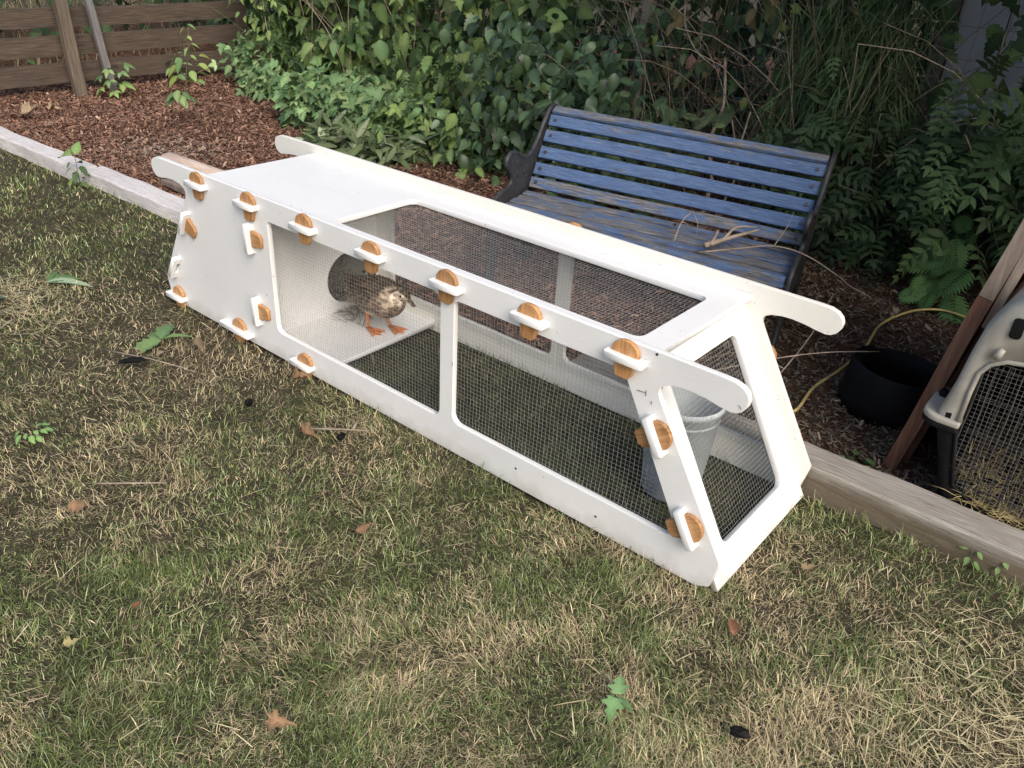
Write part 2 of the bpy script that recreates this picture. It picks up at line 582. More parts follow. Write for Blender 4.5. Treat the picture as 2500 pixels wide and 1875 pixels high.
def blades(x, y, z0, h, w, lean, colr, az=None, bend=0.5):
    """curved two-segment grass blades"""
    n = len(x)
    if az is None: az = rng.uniform(0, 2 * np.pi, n)
    d = np.stack([np.cos(az), np.sin(az), np.zeros(n)], -1)
    face = az + np.pi / 2 + rng.normal(0, 0.5, n)
    s = np.stack([np.cos(face), np.sin(face), np.zeros(n)], -1) * (w / 2)[:, None]
    p0 = np.stack([x, y, z0], -1)
    l1 = lean
    l2 = lean + bend * rng.uniform(0.2, 1.3, n)
    up = np.array([0, 0, 1.0])
    p1 = p0 + (d * np.sin(l1)[:, None] + up * np.cos(l1)[:, None]) * (h * 0.55)[:, None]
    l2 = np.minimum(l2, 1.75)
    p2 = p1 + (d * np.sin(l2)[:, None] + up * np.cos(l2)[:, None]) * (h * 0.45)[:, None]
    p2[:, 2] = np.maximum(p2[:, 2], z0 + 0.002)
    V = np.stack([p0 - s, p0 + s, p1 + s * 0.8, p1 - s * 0.8, p2], 1).reshape(-1, 3)
    b = np.arange(n) * 5
    q = np.stack([b, b + 1, b + 2, b + 3], -1)
    t = np.stack([b + 3, b + 2, b + 4], -1)
    tipc = np.clip(colr * 1.15, 0, 1)
    C = np.stack([colr * 0.8, colr * 0.8, colr, colr, tipc], 1).reshape(-1, 3)
    return V, q, t, C


def merge(parts):
    Vs, qs, ts, Cs, o = [], [], [], [], 0
    for V, q, t, C in parts:
        Vs.append(V); Cs.append(C)
        if q is not None and len(q): qs.append(q + o)
        if t is not None and len(t): ts.append(t + o)
        o += len(V)
    return np.concatenate(Vs), (np.concatenate(qs) if qs else None), (np.concatenate(ts) if ts else None), np.concatenate(Cs)


def lawn_points(n):
    th = rng.uniform(R(-4), R(110), n)            # direction seen from the ground below the camera, from -x round to +y
    u = rng.uniform(0, 1, n)
    r = 0.35 * (9.0 / 0.35) ** u
    x = CAMP[0] - r * np.cos(th)
    y = CAMP[1] + r * np.sin(th)
    return x, y, r


def in_coop(x, y):
    return (np.abs(x) < 1.2) & (y > -0.004) & (y < 0.575)


n = 720000
x, y, r = lawn_points(n)
keep = (y < T_Y(x) + 0.01) & (x > -5.35) & (x < 3.0)
keep &= ~((in_coop(x, y)) & ((x < -0.27) | (np.abs(y - 0.009) < 0.012) | (np.abs(y - 0.562) < 0.012)))
x, y, r = x[keep], y[keep], r[keep]
g = field(x, y, GREEN); s_ = field(x, y, STRAW); dd = field(x, y, DIRT)
thin = rng.uniform(0, 1, len(x)) < (0.30 * dd + 0.25 * np.clip(wob(x, y, 6, 3), 0, 1))
x, y, r, g, s_, dd = [a[~thin] for a in (x, y, r, g, s_, dd)]
n = len(x)
pg = np.clip(0.525 + 0.34 * g - 0.40 * s_ - 0.4 * dd + 0.12 * wob(x, y, 2.6, 5) + 0.26 * wob(x, y, 9, 1) + 0.22 * wob(x, y, 23, 6), 0.05, 0.93)
inside = in_coop(x, y)
pg = np.where(inside, 0.75, pg)
isg = rng.uniform(0, 1, n) < pg
k = rng.uniform(0, 1, (n, 1))
cg = np.array([0.064, 0.096, 0.028]) * (1 - k) + np.array([0.185, 0.232, 0.078]) * k
cg = np.where(rng.uniform(0, 1, (n, 1)) < 0.14, np.array([0.31, 0.36, 0.19]), cg)
cs = np.array([0.17, 0.130, 0.075]) * (1 - k) + np.array([0.60, 0.50, 0.30]) * k
cc = np.where(isg[:, None], cg, cs)
cc = cc * 1.2 * (1 + 0.14 * wob(x, y, 5, 8) + 0.18 * wob(x, y, 16, 2))[:, None]
cc = cc * (1 + 0.35 * np.clip((-0.6 - x) / 1.5, 0, 1))[:, None]     # paler grass towards the fence
cc = np.where(in_coop(x, y)[:, None], cc * 0.5, cc)      # grass inside the coop: colour darkened to stand in for its shade
h = np.where(isg, rng.uniform(0.012, 0.038, n), rng.uniform(0.010, 0.040, n))
h = np.where(rng.uniform(0, 1, n) < 0.05, h * 1.6, h) * np.where(inside, 1.25, 1.0)
h *= 1 + 0.35 * wob(x, y, 4, 9)
edge = np.exp(-((y + 0.015) / 0.03) ** 2) * (np.abs(x) < 1.24)
h *= 1 + 0.2 * edge
tedge = np.exp(-((y - T_Y(x) + 0.02) / 0.05) ** 2)
h *= 1 + 0.55 * tedge
w = rng.uniform(0.0008, 0.0021, n) * (0.72 + 0.16 * r)
w = np.where(rng.uniform(0, 1, n) < 0.06, w * 1.7, w)
lean = np.where(isg, rng.uniform(0.15, 1.25, n), rng.uniform(0.45, 1.5, n))
az0 = np.pi * 1.3 * wob(x, y, 1.9, 4)
az = az0 + rng.normal(0, 1.5, n)
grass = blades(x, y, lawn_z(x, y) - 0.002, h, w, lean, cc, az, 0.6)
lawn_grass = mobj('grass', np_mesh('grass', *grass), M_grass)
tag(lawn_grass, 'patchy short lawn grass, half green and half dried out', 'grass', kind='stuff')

# scattered longer pale straw lying on the lawn
n = 2600
cx_ = np.concatenate([rng.normal(-1.62, 0.18, 700), rng.normal(1.98, 0.20, 1300), rng.uniform(-1.5, 2.3, 600)])
cy_ = np.concatenate([rng.normal(-0.46, 0.12, 700), rng.normal(0.04, 0.20, 1300), rng.uniform(-1.3, 0.5, 600)])
keep = (cy_ < -0.02) | (cx_ > 1.28)
keep &= cy_ < T_Y(cx_) - .02
cx_, cy_ = cx_[keep], cy_[keep]
n = len(cx_)
k = rng.uniform(0, 1, (n, 1))
cs = np.array([0.44, 0.36, 0.19]) * (1 - k) + np.array([0.70, 0.62, 0.38]) * k
st = blades(cx_, cy_, lawn_z(cx_, cy_) + rng.uniform(0.010, 0.026, n), rng.uniform(0.02, 0.09, n), rng.uniform(0.0012, 0.0030, n),
            rng.uniform(1.40, 1.6, n), cs, None, 0.12)
straw = mobj('straw', np_mesh('straw', *st), M_grass)
tag(straw, 'loose yellow straw scattered over the lawn', 'straw', kind='stuff')

# ------------------------------------------------------------------ bark mulch
n = 230000
x = rng.uniform(-5.6, 2.6, n); y = 0.62 + 3.2 * rng.uniform(0, 1, n) ** 1.25
keep = (y > T_Y(x) + 0.125)
x, y = x[keep], y[keep]
n = len(x)
dist = np.hypot(x - CAMP[0], y - CAMP[1])
az = rng.uniform(0, 2 * np.pi, n)
L = rng.gamma(2.0, 0.0065, n) + 0.006
L *= 0.8 + 0.06 * dist
wd = L * rng.uniform(0.10, 0.34, n)
tilt = rng.normal(0, 0.35, n)
d = np.stack([np.cos(az) * np.cos(tilt), np.sin(az) * np.cos(tilt), np.sin(tilt)], -1)
s = np.stack([-np.sin(az), np.cos(az), rng.normal(0, 0.35, n)], -1)
p = np.stack([x, y, bed_z(x, y) + rng.uniform(0.0, 0.014, n)], -1)
a_ = d * (L / 2)[:, None]; b_ = s * (wd / 2)[:, None]
V = np.stack([p - a_ - b_ * 0.6, p + a_ * 0.9 - b_, p + a_ + b_ * 0.7, p - a_ * 0.8 + b_], 1).reshape(-1, 3)
i4 = np.arange(n) * 4
q = np.stack([i4, i4 + 1, i4 + 2, i4 + 3], -1)
k = rng.uniform(0, 1, (n, 1)) ** 1.6
base = np.array([0.115, 0.060, 0.042]) * (1 - k) + np.array([0.40, 0.225, 0.155]) * k
light = rng.uniform(0, 1, n) < np.where(x > 0.3, 0.14, 0.11)
base = np.where(light[:, None], np.array([0.44, 0.31, 0.21]) * (0.5 + 0.7 * k), base)
browner = np.clip((x - 0.2) / 0.6, 0, 1)[:, None]           # grey-brown leaf litter in the bark, darkened further to match the dim corner
base = base * (1 - browner) + browner * (base.mean(1, keepdims=True) * np.array([0.80, 0.65, 0.48]))
gm = field(x, y, [(-3.35, 1.15, .28), (-3.15, 1.3, .2)])[:, None] * (rng.uniform(0, 1, (n, 1)) < .4)
base = base * (1 - gm) + gm * np.array([0.36, 0.30, 0.24])
C = np.repeat(base, 4, 0)
mulch = mobj('bark_chips', np_mesh('bark_chips', V, q, None, C), M_chip)
tag(mulch, 'red brown shredded bark mulch covering the planting bed', 'mulch', kind='stuff')

# dry litter grass behind the left fence
n = 18000
x = rng.uniform(-12, -5.45, n); y = rng.uniform(-2, 9, n)
k = rng.uniform(0, 1, (n, 1))
cs = np.array([0.10, 0.085, 0.045]) * (1 - k) + np.array([0.30, 0.25, 0.15]) * k
gz = blades(x, y, np.full(n, -0.06), rng.uniform(0.05, 0.30, n), rng.uniform(0.004, 0.010, n), rng.uniform(0.1, 1.2, n), cs)
o = mobj('dry_grass', np_mesh('dry_grass', *gz), M_grass)
tag(o, 'rough dry grass growing behind the brown board fence', 'grass', kind='stuff')
o = ground_grid('rough_ground', M_soil, -14, -5.4, -4, 10, 40, 60, lambda x, y: -0.055 + 0.02 * wob(x, y, 1))

# ------------------------------------------------------------------ duck coop
T = 0.018
H = 0.584
W = 0.5527
ZR = 0.5536
PITCH = 0.0127
coop = thing('duck_coop', 'long low white painted plywood duck coop with wire mesh windows and carrying handles', 'duck coop', (0, 0.285, 0))
half = [(1.150, H), (1.180, 0.5825), (1.200, 0.576), (1.213, 0.565), (1.219, 0.551), (1.217, 0.535), (1.209, 0.521), (1.197, 0.5125), (1.183, 0.5095), (1.158, 0.512),
        (1.125, 0.518), (1.087, 0.521), (1.058, 0.520), (1.028, 0.514), (1.012, 0.506), (1.004, 0.494), (1.004, 0.480), (1.010, 0.467), (1.237, 0.098), (1.236, 0.085), (1.224, 0.018), (1.19, 0.0)]
outline = half + [(-a, b) for a, b in reversed(half)]
win1 = fillet([(-0.51, 0.10), (0.295, 0.10), (0.295, 0.51), (-0.51, 0.51)], [0.03, 0.03, 0.032, 0.014])
win2 = fillet([(0.345, 0.103), (1.128, 0.103), (0.905, 0.506), (0.345, 0.506)], [0.032, 0.03, 0.03, 0.022])
ROOF_T = [-0.90, -0.603, -0.298, 0.017, 0.328, 0.62, 0.911]
FLOOR_T = [(-1.165, 0.055), (-0.752, 0.09), (-0.36, 0.052)]
PART_T = [(0.375, 0.48), (0.101, 0.207)]
PX = -0.602                                   # centre of the partition
DS = Vector((0.501, 0, -0.8655)); DS.normalize()
NS = Vector((0.8655, 0, 0.501)); NS.normalize()
A0 = Vector((1.001, 0, 0.423))
END_T = [(0.0, -0.1017), (-0.244, -0.349)]    # tenon spans along the slope (b)


def rect_hole(x0, x1, z0, z1, gpx=0.0018):
    return [(x0 - gpx, z0 - gpx), (x1 + gpx, z0 - gpx), (x1 + gpx, z1 + gpx), (x0 - gpx, z1 + gpx)]


def slope_hole(b0, b1, sgn):
    pts = []
    for b, off in ((b0 + 0.0018, 0.0015), (b1 - 0.0018, 0.0015), (b1 - 0.0018, -T - 0.0015), (b0 + 0.0018, -T - 0.0015)):
        p = A0 - DS * b + NS * off
        pts.append((sgn * p.x, p.z))
    return pts


slots = [rect_hole(a - 0.0525, a + 0.0525, ZR - T, ZR) for a in ROOF_T]
slots += [rect_hole(a - b, a + b, 0.022, 0.04) for a, b in FLOOR_T]
slots += [rect_hole(PX - T / 2, PX + T / 2, a, b) for a, b in PART_T]
slots += [slope_hole(a, b, s) for a, b in END_T for s in (1, -1)]
side_frame = lambda yc: frame((0, yc, 0), (1, 0, 0), (0, 0, 1), (0, -1, 0))
near = mobj('side_panel', plate(outline, [win1, win2] + slots, T, side_frame(T / 2)), M_white, coop)
far = mobj('side_panel', plate(outline, [win1, win2] + slots, T, side_frame(W + T / 2)), M_cream, coop)

Y0, Y1 = T + 0.0008, W - 0.0008
TN, TF = -0.030, W + T + 0.030


def tabbed(tabs, lo, hi):
    """outline (a = along the board, b = across from near to far) with a tenon at each tab on both long edges"""
    pts = [(lo, Y0)]
    for a, hw in tabs:
        pts += [(a - hw, Y0), (a - hw, TN + .004), (a - hw + .004, TN), (a + hw - .004, TN), (a + hw, TN + .004), (a + hw, Y0)]
    pts += [(hi, Y0), (hi, Y1)]
    for a, hw in reversed(tabs):
        pts += [(a + hw, Y1), (a + hw, TF - .004), (a + hw - .004, TF), (a - hw + .004, TF), (a - hw, TF - .004), (a - hw, Y1)]
    pts += [(lo, Y1)]
    return pts


def wslots(tabs, ww=0.027, near_only=False):
    hs = []
    for a, hw in tabs:
        hs.append([(a - ww, -0.0145), (a + ww, -0.0145), (a + ww, -0.0005), (a - ww, -0.0005)])
        hs.append([(a - ww, W + T + 0.0005), (a + ww, W + T + 0.0005), (a + ww, W + T + 0.0145), (a - ww, W + T + 0.0145)])
    return hs


rt = [(a, 0.0525) for a in ROOF_T]
roof_hole = fillet([(-0.272, 0.088), (0.888, 0.088), (0.888, 0.445), (-0.272, 0.445)], 0.028)
roof = mobj('roof_panel', plate(tabbed(rt, -0.9615, 0.9615), [roof_hole] + wslots(rt), T, Matrix.Translation((0, 0, ZR - T / 2)), 0.0016), M_white, coop)
ft = list(FLOOR_T)
floor_p = mobj('floor_panel', plate(tabbed(ft, -1.21, -0.272), wslots(ft), T, Matrix.Translation((0, 0, 0.031))), M_floorwhite, coop)
pt = [((a + b) / 2, (b - a) / 2) for a, b in reversed(PART_T)]
ZB = 0.0415
hole = [(0.172 + 0.103 * math.cos(2 * math.pi * i / 40), 0.40 + 0.103 * math.sin(2 * math.pi * i / 40)) for i in range(40)]
part_out = tabbed(pt, ZB, ZR - T - .001)
partition = mobj('partition', plate(part_out, [hole] + wslots(pt), T, frame((PX, 0, 0), (0, 0, 1), (0, 1, 0), (-1, 0, 0))), M_floorwhite, coop)
et = [((a + b) / 2, (a - b) / 2) for a, b in reversed(END_T)]
end_out = tabbed(et, -0.4855, 0.1285)
ew = fillet([(-0.4035, 0.10), (0.054, 0.10), (0.054, 0.462), (-0.4035, 0.462)], 0.026)
UPS = -DS
endm = frame(A0 - NS * (T / 2), UPS, (0, 1, 0), UPS.cross(Vector((0, 1, 0))))
end_r = mobj('end_panel', plate(end_out, [ew] + wslots(et), T, endm), M_white, coop)
mobj('end_panel', plate(end_out, wslots(et), T, endm, mirror_x=True), M_white, coop)

# wedges: round head, tapered stem, locking every tenon
hd = [(0.0365 * math.cos(math.pi * i / 14), 0.0345 * math.sin(math.pi * i / 14)) for i in range(15)]
wp = hd + [(-0.0290, -0.001), (-0.0265, -0.019), (-0.0215, -0.056), (-0.019, -0.0595), (0.011, -0.0615), (0.0215, -0.052), (0.0265, -0.019), (0.0290, -0.001)]
wedge_me = plate([(a, b) for a, b in wp], [], 0.0120, Matrix.Identity(4), 0.0022)
wedge_me.name = 'wedge'
wedge_me.materials.append(M_wedge)


def wedge(px, pz, headdir, y, drop=0.0, spin=None, flip=1):
    """px,pz: point on the head-side face of the tenon; headdir: unit (x,z)"""
    q = Vector((headdir[0], 0, headdir[1]))
    a = R(random.uniform(-5, 5)) if spin is None else R(spin)
    q = Matrix.Rotation(a, 3, 'Y') @ q
    p = Vector((q.z, 0, -q.x)) * flip
    z = p.cross(q)
    o = Vector((px, y, pz)) - q * drop
    return mobj('wedge', wedge_me, None, coop, frame(o, p, q, z))


YW, YF = -0.0078, W + T + 0.0078
for i, a in enumerate(ROOF_T):
    wedge(a + random.uniform(-.004, .004) + (0.006 if i == 1 else 0), ZR, (0, 1), YW, random.choice([0, 0.002, 0.004]))
    wedge(a, ZR, (0, 1), YF, 0.0 if i == 4 else 0.012)
for a, b in FLOOR_T:
    wedge(a + .012, 0.04, (0, 1), YW, 0.001); wedge(a, 0.04, (0, 1), YF, 0.004)
for a, b in PART_T:
    wedge(PX - T / 2, (a + b) / 2, (-1, 0), YW, 0.010); wedge(PX - T / 2, (a + b) / 2, (-1, 0), YF, 0.006)
for j, (a, b) in enumerate(END_T):
    for s in (1, -1):
        c = A0 - DS * ((a + b) / 2)
        if not (s == -1 and j == 1):
            wedge(s * c.x, c.z, (s * NS.x, NS.z), YW, 0.001 if s == 1 else .012)
        wedge(s * c.x, c.z, (s * NS.x, NS.z), YF, 0.002)


# wire mesh stapled to the inside of each opening
def inside_poly(px, py, poly):
    r = False
    j = len(poly) - 1
    for i in range(len(poly)):
        xi, yi = poly[i]; xj, yj = poly[j]
        if (yi > py) != (yj > py) and px < (xj - xi) * (py - yi) / (yj - yi) + xi: r = not r
        j = i
    return r


def wire_mesh(poly, to3, bow, rad=0.00043, ph=0.0):
    mb = MB()
    us = [p[0] for p in poly]; vs2 = [p[1] for p in poly]
    u0, u1, v0, v1 = min(us), max(us), min(vs2), max(vs2)
    nu = int((u1 - u0) / PITCH); nv = int((v1 - v0) / PITCH)

    def pos(u, v, off):
        du = 0.0022 * math.sin(9 * v + 3 * u + ph) + 0.0012 * math.sin(31 * v + ph)
        dv = 0.0022 * math.sin(8 * u + 2 * v + ph * 2) + 0.0012 * math.sin(27 * u + 5 * v)
        return to3(u + du, v + dv, bow(u, v) + off)

    for fixed in (0, 1):
        for i in range((nu if fixed == 0 else nv) + 1):
            run = []
            for j in range((nv if fixed == 0 else nu) + 1):
                u = u0 + PITCH * (i if fixed == 0 else j); v = v0 + PITCH * (j if fixed == 0 else i)
                if inside_poly(u, v, poly):
                    run.append(pos(u, v, 0.0 if fixed == 0 else 0.0011))
                else:
                    if len(run) > 1: mb.tube(run, rad, 3, False)
                    run = []
            if len(run) > 1: mb.tube(run, rad, 3, False)
    return mb


def grow(poly, d):
    cx0 = sum(p[0] for p in poly) / len(poly); cy0 = sum(p[1] for p in poly) / len(poly)
    out = []
    m = len(poly)
    for i in range(m):
        a = Vector(poly[i - 1]); p = Vector(poly[i]); b = Vector(poly[(i + 1) % m])
        n1 = Vector(((p - a).y, -(p - a).x)).normalized(); n2 = Vector(((b - p).y, -(b - p).x)).normalized()
        bis = (n1 + n2).normalized()
        out.append(tuple(p + bis * (d / max(0.4, bis.dot(n1)))))
    return out


wp1 = grow([(-0.51, 0.10), (0.295, 0.10), (0.295, 0.51), (-0.51, 0.51)], 0.022)
wp2 = grow([(0.345, 0.103), (1.128, 0.103), (0.905, 0.506), (0.345, 0.506)], 0.022)
for n_, (pp, ph) in enumerate(((wp1, 0.3), (wp2, 1.9))):
    bow = lambda u, v: 0.003 * math.sin(6 * u + ph) * math.sin(8 * v)
    b = wire_mesh(pp, lambda u, v, o: (u, T + 0.0012 + max(0, o), v), lambda u, v: 0.002 + 0.002 * math.sin(6 * u) * math.sin(8 * v), ph=ph)
    tag(b.build('wire_mesh', M_wire, near), kind='stuff')
    b = wire_mesh(pp, lambda u, v, o: (u, W - 0.0012 - max(0, o), v), lambda u, v: 0.003 + 0.0025 * math.sin(5 * u + 1) * math.sin(7 * v), ph=ph + 4)
    tag(b.build('wire_mesh', M_wire, far), kind='stuff')
rp = grow([(-0.272, 0.088), (0.888, 0.088), (0.888, 0.445), (-0.272, 0.445)], 0.022)
b = wire_mesh(rp, lambda u, v, o: (u, v, ZR - T - 0.0012 - max(0, o)),
              lambda u, v: 0.004 + 0.011 * max(0, math.sin(math.pi * (u + 0.29) / 1.2)) * max(0, math.sin(math.pi * (v - 0.07) / 0.40)) * (1 + 0.35 * math.sin(7 * u)), ph=2.2)
tag(b.build('wire_mesh', M_wire, roof), kind='stuff')
ep = grow([(-0.4035, 0.10), (0.054, 0.10), (0.054, 0.462), (-0.4035, 0.462)], 0.018)
b = wire_mesh(ep, lambda u, v, o: tuple(A0 + UPS * u + Vector((0, 1, 0)) * v - NS * (T + 0.0012 + max(0, o))),
              lambda u, v: 0.002 + 0.002 * math.sin(9 * u + 4 * v), ph=5.1)
tag(b.build('wire_mesh', M_wire, end_r), kind='stuff')
# small screw heads and chips
scr = MB(); scr.tube([(0, -0.0012, 0), (0, 0.001, 0)], 0.0035, 8)
scr_me = scr.mesh('screw'); scr_me.materials.append(M_iron)
for a, b in ((-0.28, 0.517), (0.985, 0.578), (1.03, 0.355), (0.60, 0.062), (0.88, 0.045)):
    mobj('screw', scr_me, None, near, Matrix.Translation((a, 0, b)))

for a_, b_ in (((0.948, 0.468), (0.972, 0.470)), ((0.972, 0.478), (0.973, 0.462)), ((1.045, 0.40), (1.046, 0.392)), ((0.99, 0.455), (0.991, 0.447)), ((1.20, 0.535), (1.207, 0.527)), ((-0.55, 0.235), (-0.551, 0.228)), ((-0.5, 0.32), (-0.5, 0.312)), ((0.345, 0.31), (0.345, 0.298))):
    st_ = MB(); st_.tube([(a_[0], -0.0012, a_[1]), (b_[0], -0.0012, b_[1])], 0.0007, 4)
    st_.build('staple', M_iron, near)

# ------------------------------------------------------------------ milky tub inside the coop
tub = thing('plastic_tub', 'milky white round plastic tub standing inside the mesh end of the coop', 'tub', (0.935, 0.305, 0))
mb = MB()
prof = [(0.0, 0.006), (0.076, 0.004), (0.082, 0.012), (0.106, 0.298), (0.1115, 0.300), (0.1115, 0.314), (0.1085, 0.317), (0.104, 0.314), (0.102, 0.298), (0.078, 0.02), (0.0, 0.018)]
seg = 40
rings = [[(0.935 + r_ * math.cos(2 * math.pi * k / seg), 0.305 + r_ * math.sin(2 * math.pi * k / seg), z) for k in range(seg)] for r_, z in prof[1:-1]]
mb.rings(rings)
mb.build('tub_body', M_tub, tub, True)
mb = MB()
mb.rings([[(0.935 + r_ * math.cos(2 * math.pi * k / seg), 0.305 + r_ * math.sin(2 * math.pi * k / seg), z) for k in range(seg)] for r_, z in ((0.1018, 0.262), (0.1038, 0.265), (0.1042, 0.270), (0.1030, 0.273))], False, False)
mb.build('band', M_tub, tub, True)

# ------------------------------------------------------------------ duck
duck = thing('duck', 'brown duck with a pale throat standing on the white floor inside the coop', 'duck', (-0.375, 0.355, 0.04))
spine = [  # x, y, z, half width, half height
    (-0.585, 0.372, 0.196, 0.010, 0.004), (-0.560, 0.370, 0.190, 0.026, 0.011), (-0.525, 0.368, 0.180, 0.040, 0.026), (-0.485, 0.365, 0.174, 0.060, 0.050),
    (-0.435, 0.362, 0.174, 0.073, 0.068), (-0.385, 0.358, 0.175, 0.077, 0.074), (-0.335, 0.353, 0.175, 0.073, 0.072), (-0.300, 0.350, 0.179, 0.062, 0.062),
    (-0.274, 0.347, 0.190, 0.048, 0.049), (-0.257, 0.345, 0.204, 0.036, 0.039), (-0.246, 0.344, 0.217, 0.029, 0.033), (-0.238, 0.343, 0.227, 0.0255, 0.0285), (-0.228, 0.342, 0.234, 0.0245, 0.0265),
    (-0.215, 0.341, 0.235, 0.0240, 0.0235), (-0.203, 0.340, 0.231, 0.0195, 0.0185), (-0.194, 0.340, 0.2265, 0.0135, 0.0125), (-0.189, 0.340, 0.2245, 0.0095, 0.008)]
ns = 24
rings = []
for i, (x, y, z, rw, rh) in enumerate(spine):
    a = Vector(spine[max(i - 1, 0)][:3]); b = Vector(spine[min(i + 1, len(spine) - 1)][:3])
    t = (b - a).normalized()
    side = Vector((0, 0, 1)).cross(t).normalized()
    up = t.cross(side)
    ring = []
    for k in range(ns):
        th = 2 * math.pi * k / ns
        c_, s__ = math.cos(th), math.sin(th)
        rr = rh * (1.0 if s__ > 0 or i > 8 else 1.04)
        ring.append(Vector((x, y, z)) + side * (c_ * rw) + up * (s__ * rr))
    rings.append(ring)
mb = MB(); mb.rings(rings)
me = mb.mesh('body')
cols = np.zeros((len(me.vertices), 3))
for v in me.vertices:
    i = min(v.index // ns, len(spine) - 1)
    th = 2 * math.pi * (v.index % ns) / ns
    upn = math.sin(th)
    mott = 0.75 + 0.5 * random.random()
    if i <= 9:
        c0 = np.array([0.045, 0.032, 0.022]) if upn > 0.35 else (np.array([0.115, 0.086, 0.060]) if upn > -0.5 else np.array([0.34, 0.27, 0.19]))
        if i in (8, 9) and upn > -.5: c0 = np.array([0.24, 0.185, 0.13])
        elif i in (7, 8, 9) and upn < 0.3: c0 = np.array([0.125, 0.085, 0.055])
    elif i <= 12:
        c0 = np.array([0.075, 0.055, 0.038]) if upn > 0.55 else np.array([0.50, 0.41, 0.31])
        mott = 0.9 + .2 * random.random()
    else:
        c0 = np.array([0.04, 0.03, 0.02]) if upn > 0.5 else (np.array([0.40, 0.32, 0.22]) if upn > 0.12 else (np.array([0.05, 0.035, 0.025]) if upn > -0.15 else np.array([0.42, 0.34, 0.25])))
    cols[v.index] = c0 * mott * 1.35
at = me.attributes.new('Col', 'FLOAT_COLOR', 'POINT')
c4 = np.ones((len(cols), 4), np.float32); c4[:, :3] = cols
at.data.foreach_set('color', c4.ravel())
body = mobj('body', me, M_feather, duck, None, True)
sm = body.modifiers.new('smooth', 'SUBSURF'); sm.levels = 1; sm.render_levels = 1
# folded wings: overlapping feathers on each flank
for sgn in (-1, 1):
    Vw, tw, Cw = [], [], []
    for row in range(5):
        for j in range(9 - row):
            fx = -0.325 - 0.020 * j - 0.006 * row; fz = 0.222 - 0.014 * row + 0.004 * math.sin(j)
            rwid = 0.0775 - 0.9 * max(0, (-0.42 - fx)) ** 1.35
            hgt = (fz - 0.175) / 0.074
            fy = 0.358 + sgn * (rwid * math.sqrt(max(0.05, 1 - min(.95, hgt * hgt))) + 0.003 + 0.001 * row)
            b0 = len(Vw)
            Lf = 0.030; wf = 0.010
            Vw += [(fx, fy, fz), (fx - Lf * 0.5, fy + sgn * 0.001, fz + wf * .7 - .003), (fx - Lf, fy - sgn * 0.002, fz - 0.006), (fx - Lf * 0.55, fy + sgn * 0.002, fz - wf - 0.003)]
            tw.append((b0, b0 + 1, b0 + 2, b0 + 3))
            cc0 = np.array([0.04, 0.03, 0.022]) * (0.8 + .8 * random.random()) if row < 2 else np.array([0.085, 0.064, 0.045]) * (0.7 + .6 * random.random())
            Cw += [cc0, cc0, cc0 * 2.2, cc0]
    mobj('wing', np_mesh('wing', np.array(Vw), np.array(tw), None, np.array(Cw)), M_feather, duck)
# bill
mb = MB()
bill = [(-0.194, .340, .2255, .0098, .0085), (-0.185, .3398, .2205, .0088, .0060), (-0.175, .3395, .2150, .0092, .0042), (-0.166, .339, .2105, .0092, .0030), (-0.161, .3388, .2080, .0062, .0018)]
rr = []
for i, (x, y, z, rw, rh) in enumerate(bill):
    t = Vector((0.9, 0, -0.42)).normalized(); side = Vector((0, 1, 0)); up = t.cross(side) * -1
    rr.append([Vector((x, y, z)) + side * (rw * math.cos(2 * math.pi * k / 12)) + up * (rh * math.sin(2 * math.pi * k / 12)) for k in range(12)])
mb.rings(rr); mb.build('bill', M_beak, duck, True)
for sgn in (-1, 1):
    bm = bmesh.new(); bmesh.ops.create_uvsphere(bm, u_segments=10, v_segments=6, radius=0.0038)
    me = bpy.data.meshes.new('eye'); bm.to_mesh(me); bm.free()
    mobj('eye', me, M_eye, duck, Matrix.Translation((-0.2115, 0.341 + sgn * 0.0218, 0.2385)), True)
FZ = 0.0405
for fx, fy, hx, hy in ((-0.392, 0.322, -0.408, 0.330), (-0.345, 0.392, -0.372, 0.385)):
    mb = MB()
    mb.tube([(hx, hy, 0.125), (hx + .002, hy, 0.098), (hx + .012, fy + .001, 0.062), (fx - 0.002, fy, FZ + 0.010)], [0.013, 0.0085, 0.0062, 0.0068], 8)
    # webbed foot: three toes with skin between
    tips = [(0.058, -0.030), (0.068, 0.002), (0.055, 0.032)]
    o_ = Vector((fx, fy, FZ))
    for a, b in tips: mb.tube([o_ + Vector((-0.006, 0, 0.008)), o_ + Vector((a * .5, b * .5, 0.0065)), o_ + Vector((a, b, 0.003))], [0.006, 0.0045, 0.0022], 6)
    w0 = o_ + Vector((-0.004, 0, 0.006))
    web = [w0, o_ + Vector((tips[0][0], tips[0][1], .003)), o_ + Vector((0.052, -0.013, .003)), o_ + Vector((tips[1][0], tips[1][1], .003)), o_ + Vector((0.05, 0.016, .003)), o_ + Vector((tips[2][0], tips[2][1], .003))]
    mb.add(web, [(0, 1, 2), (0, 2, 3), (0, 3, 4), (0, 4, 5)])
    mb.tube([o_ + Vector((-0.004, 0, 0.007)), o_ + Vector((-0.018, 0.002, 0.003))], [0.004, 0.002], 6)
    mb.build('leg', M_orange, duck, True)

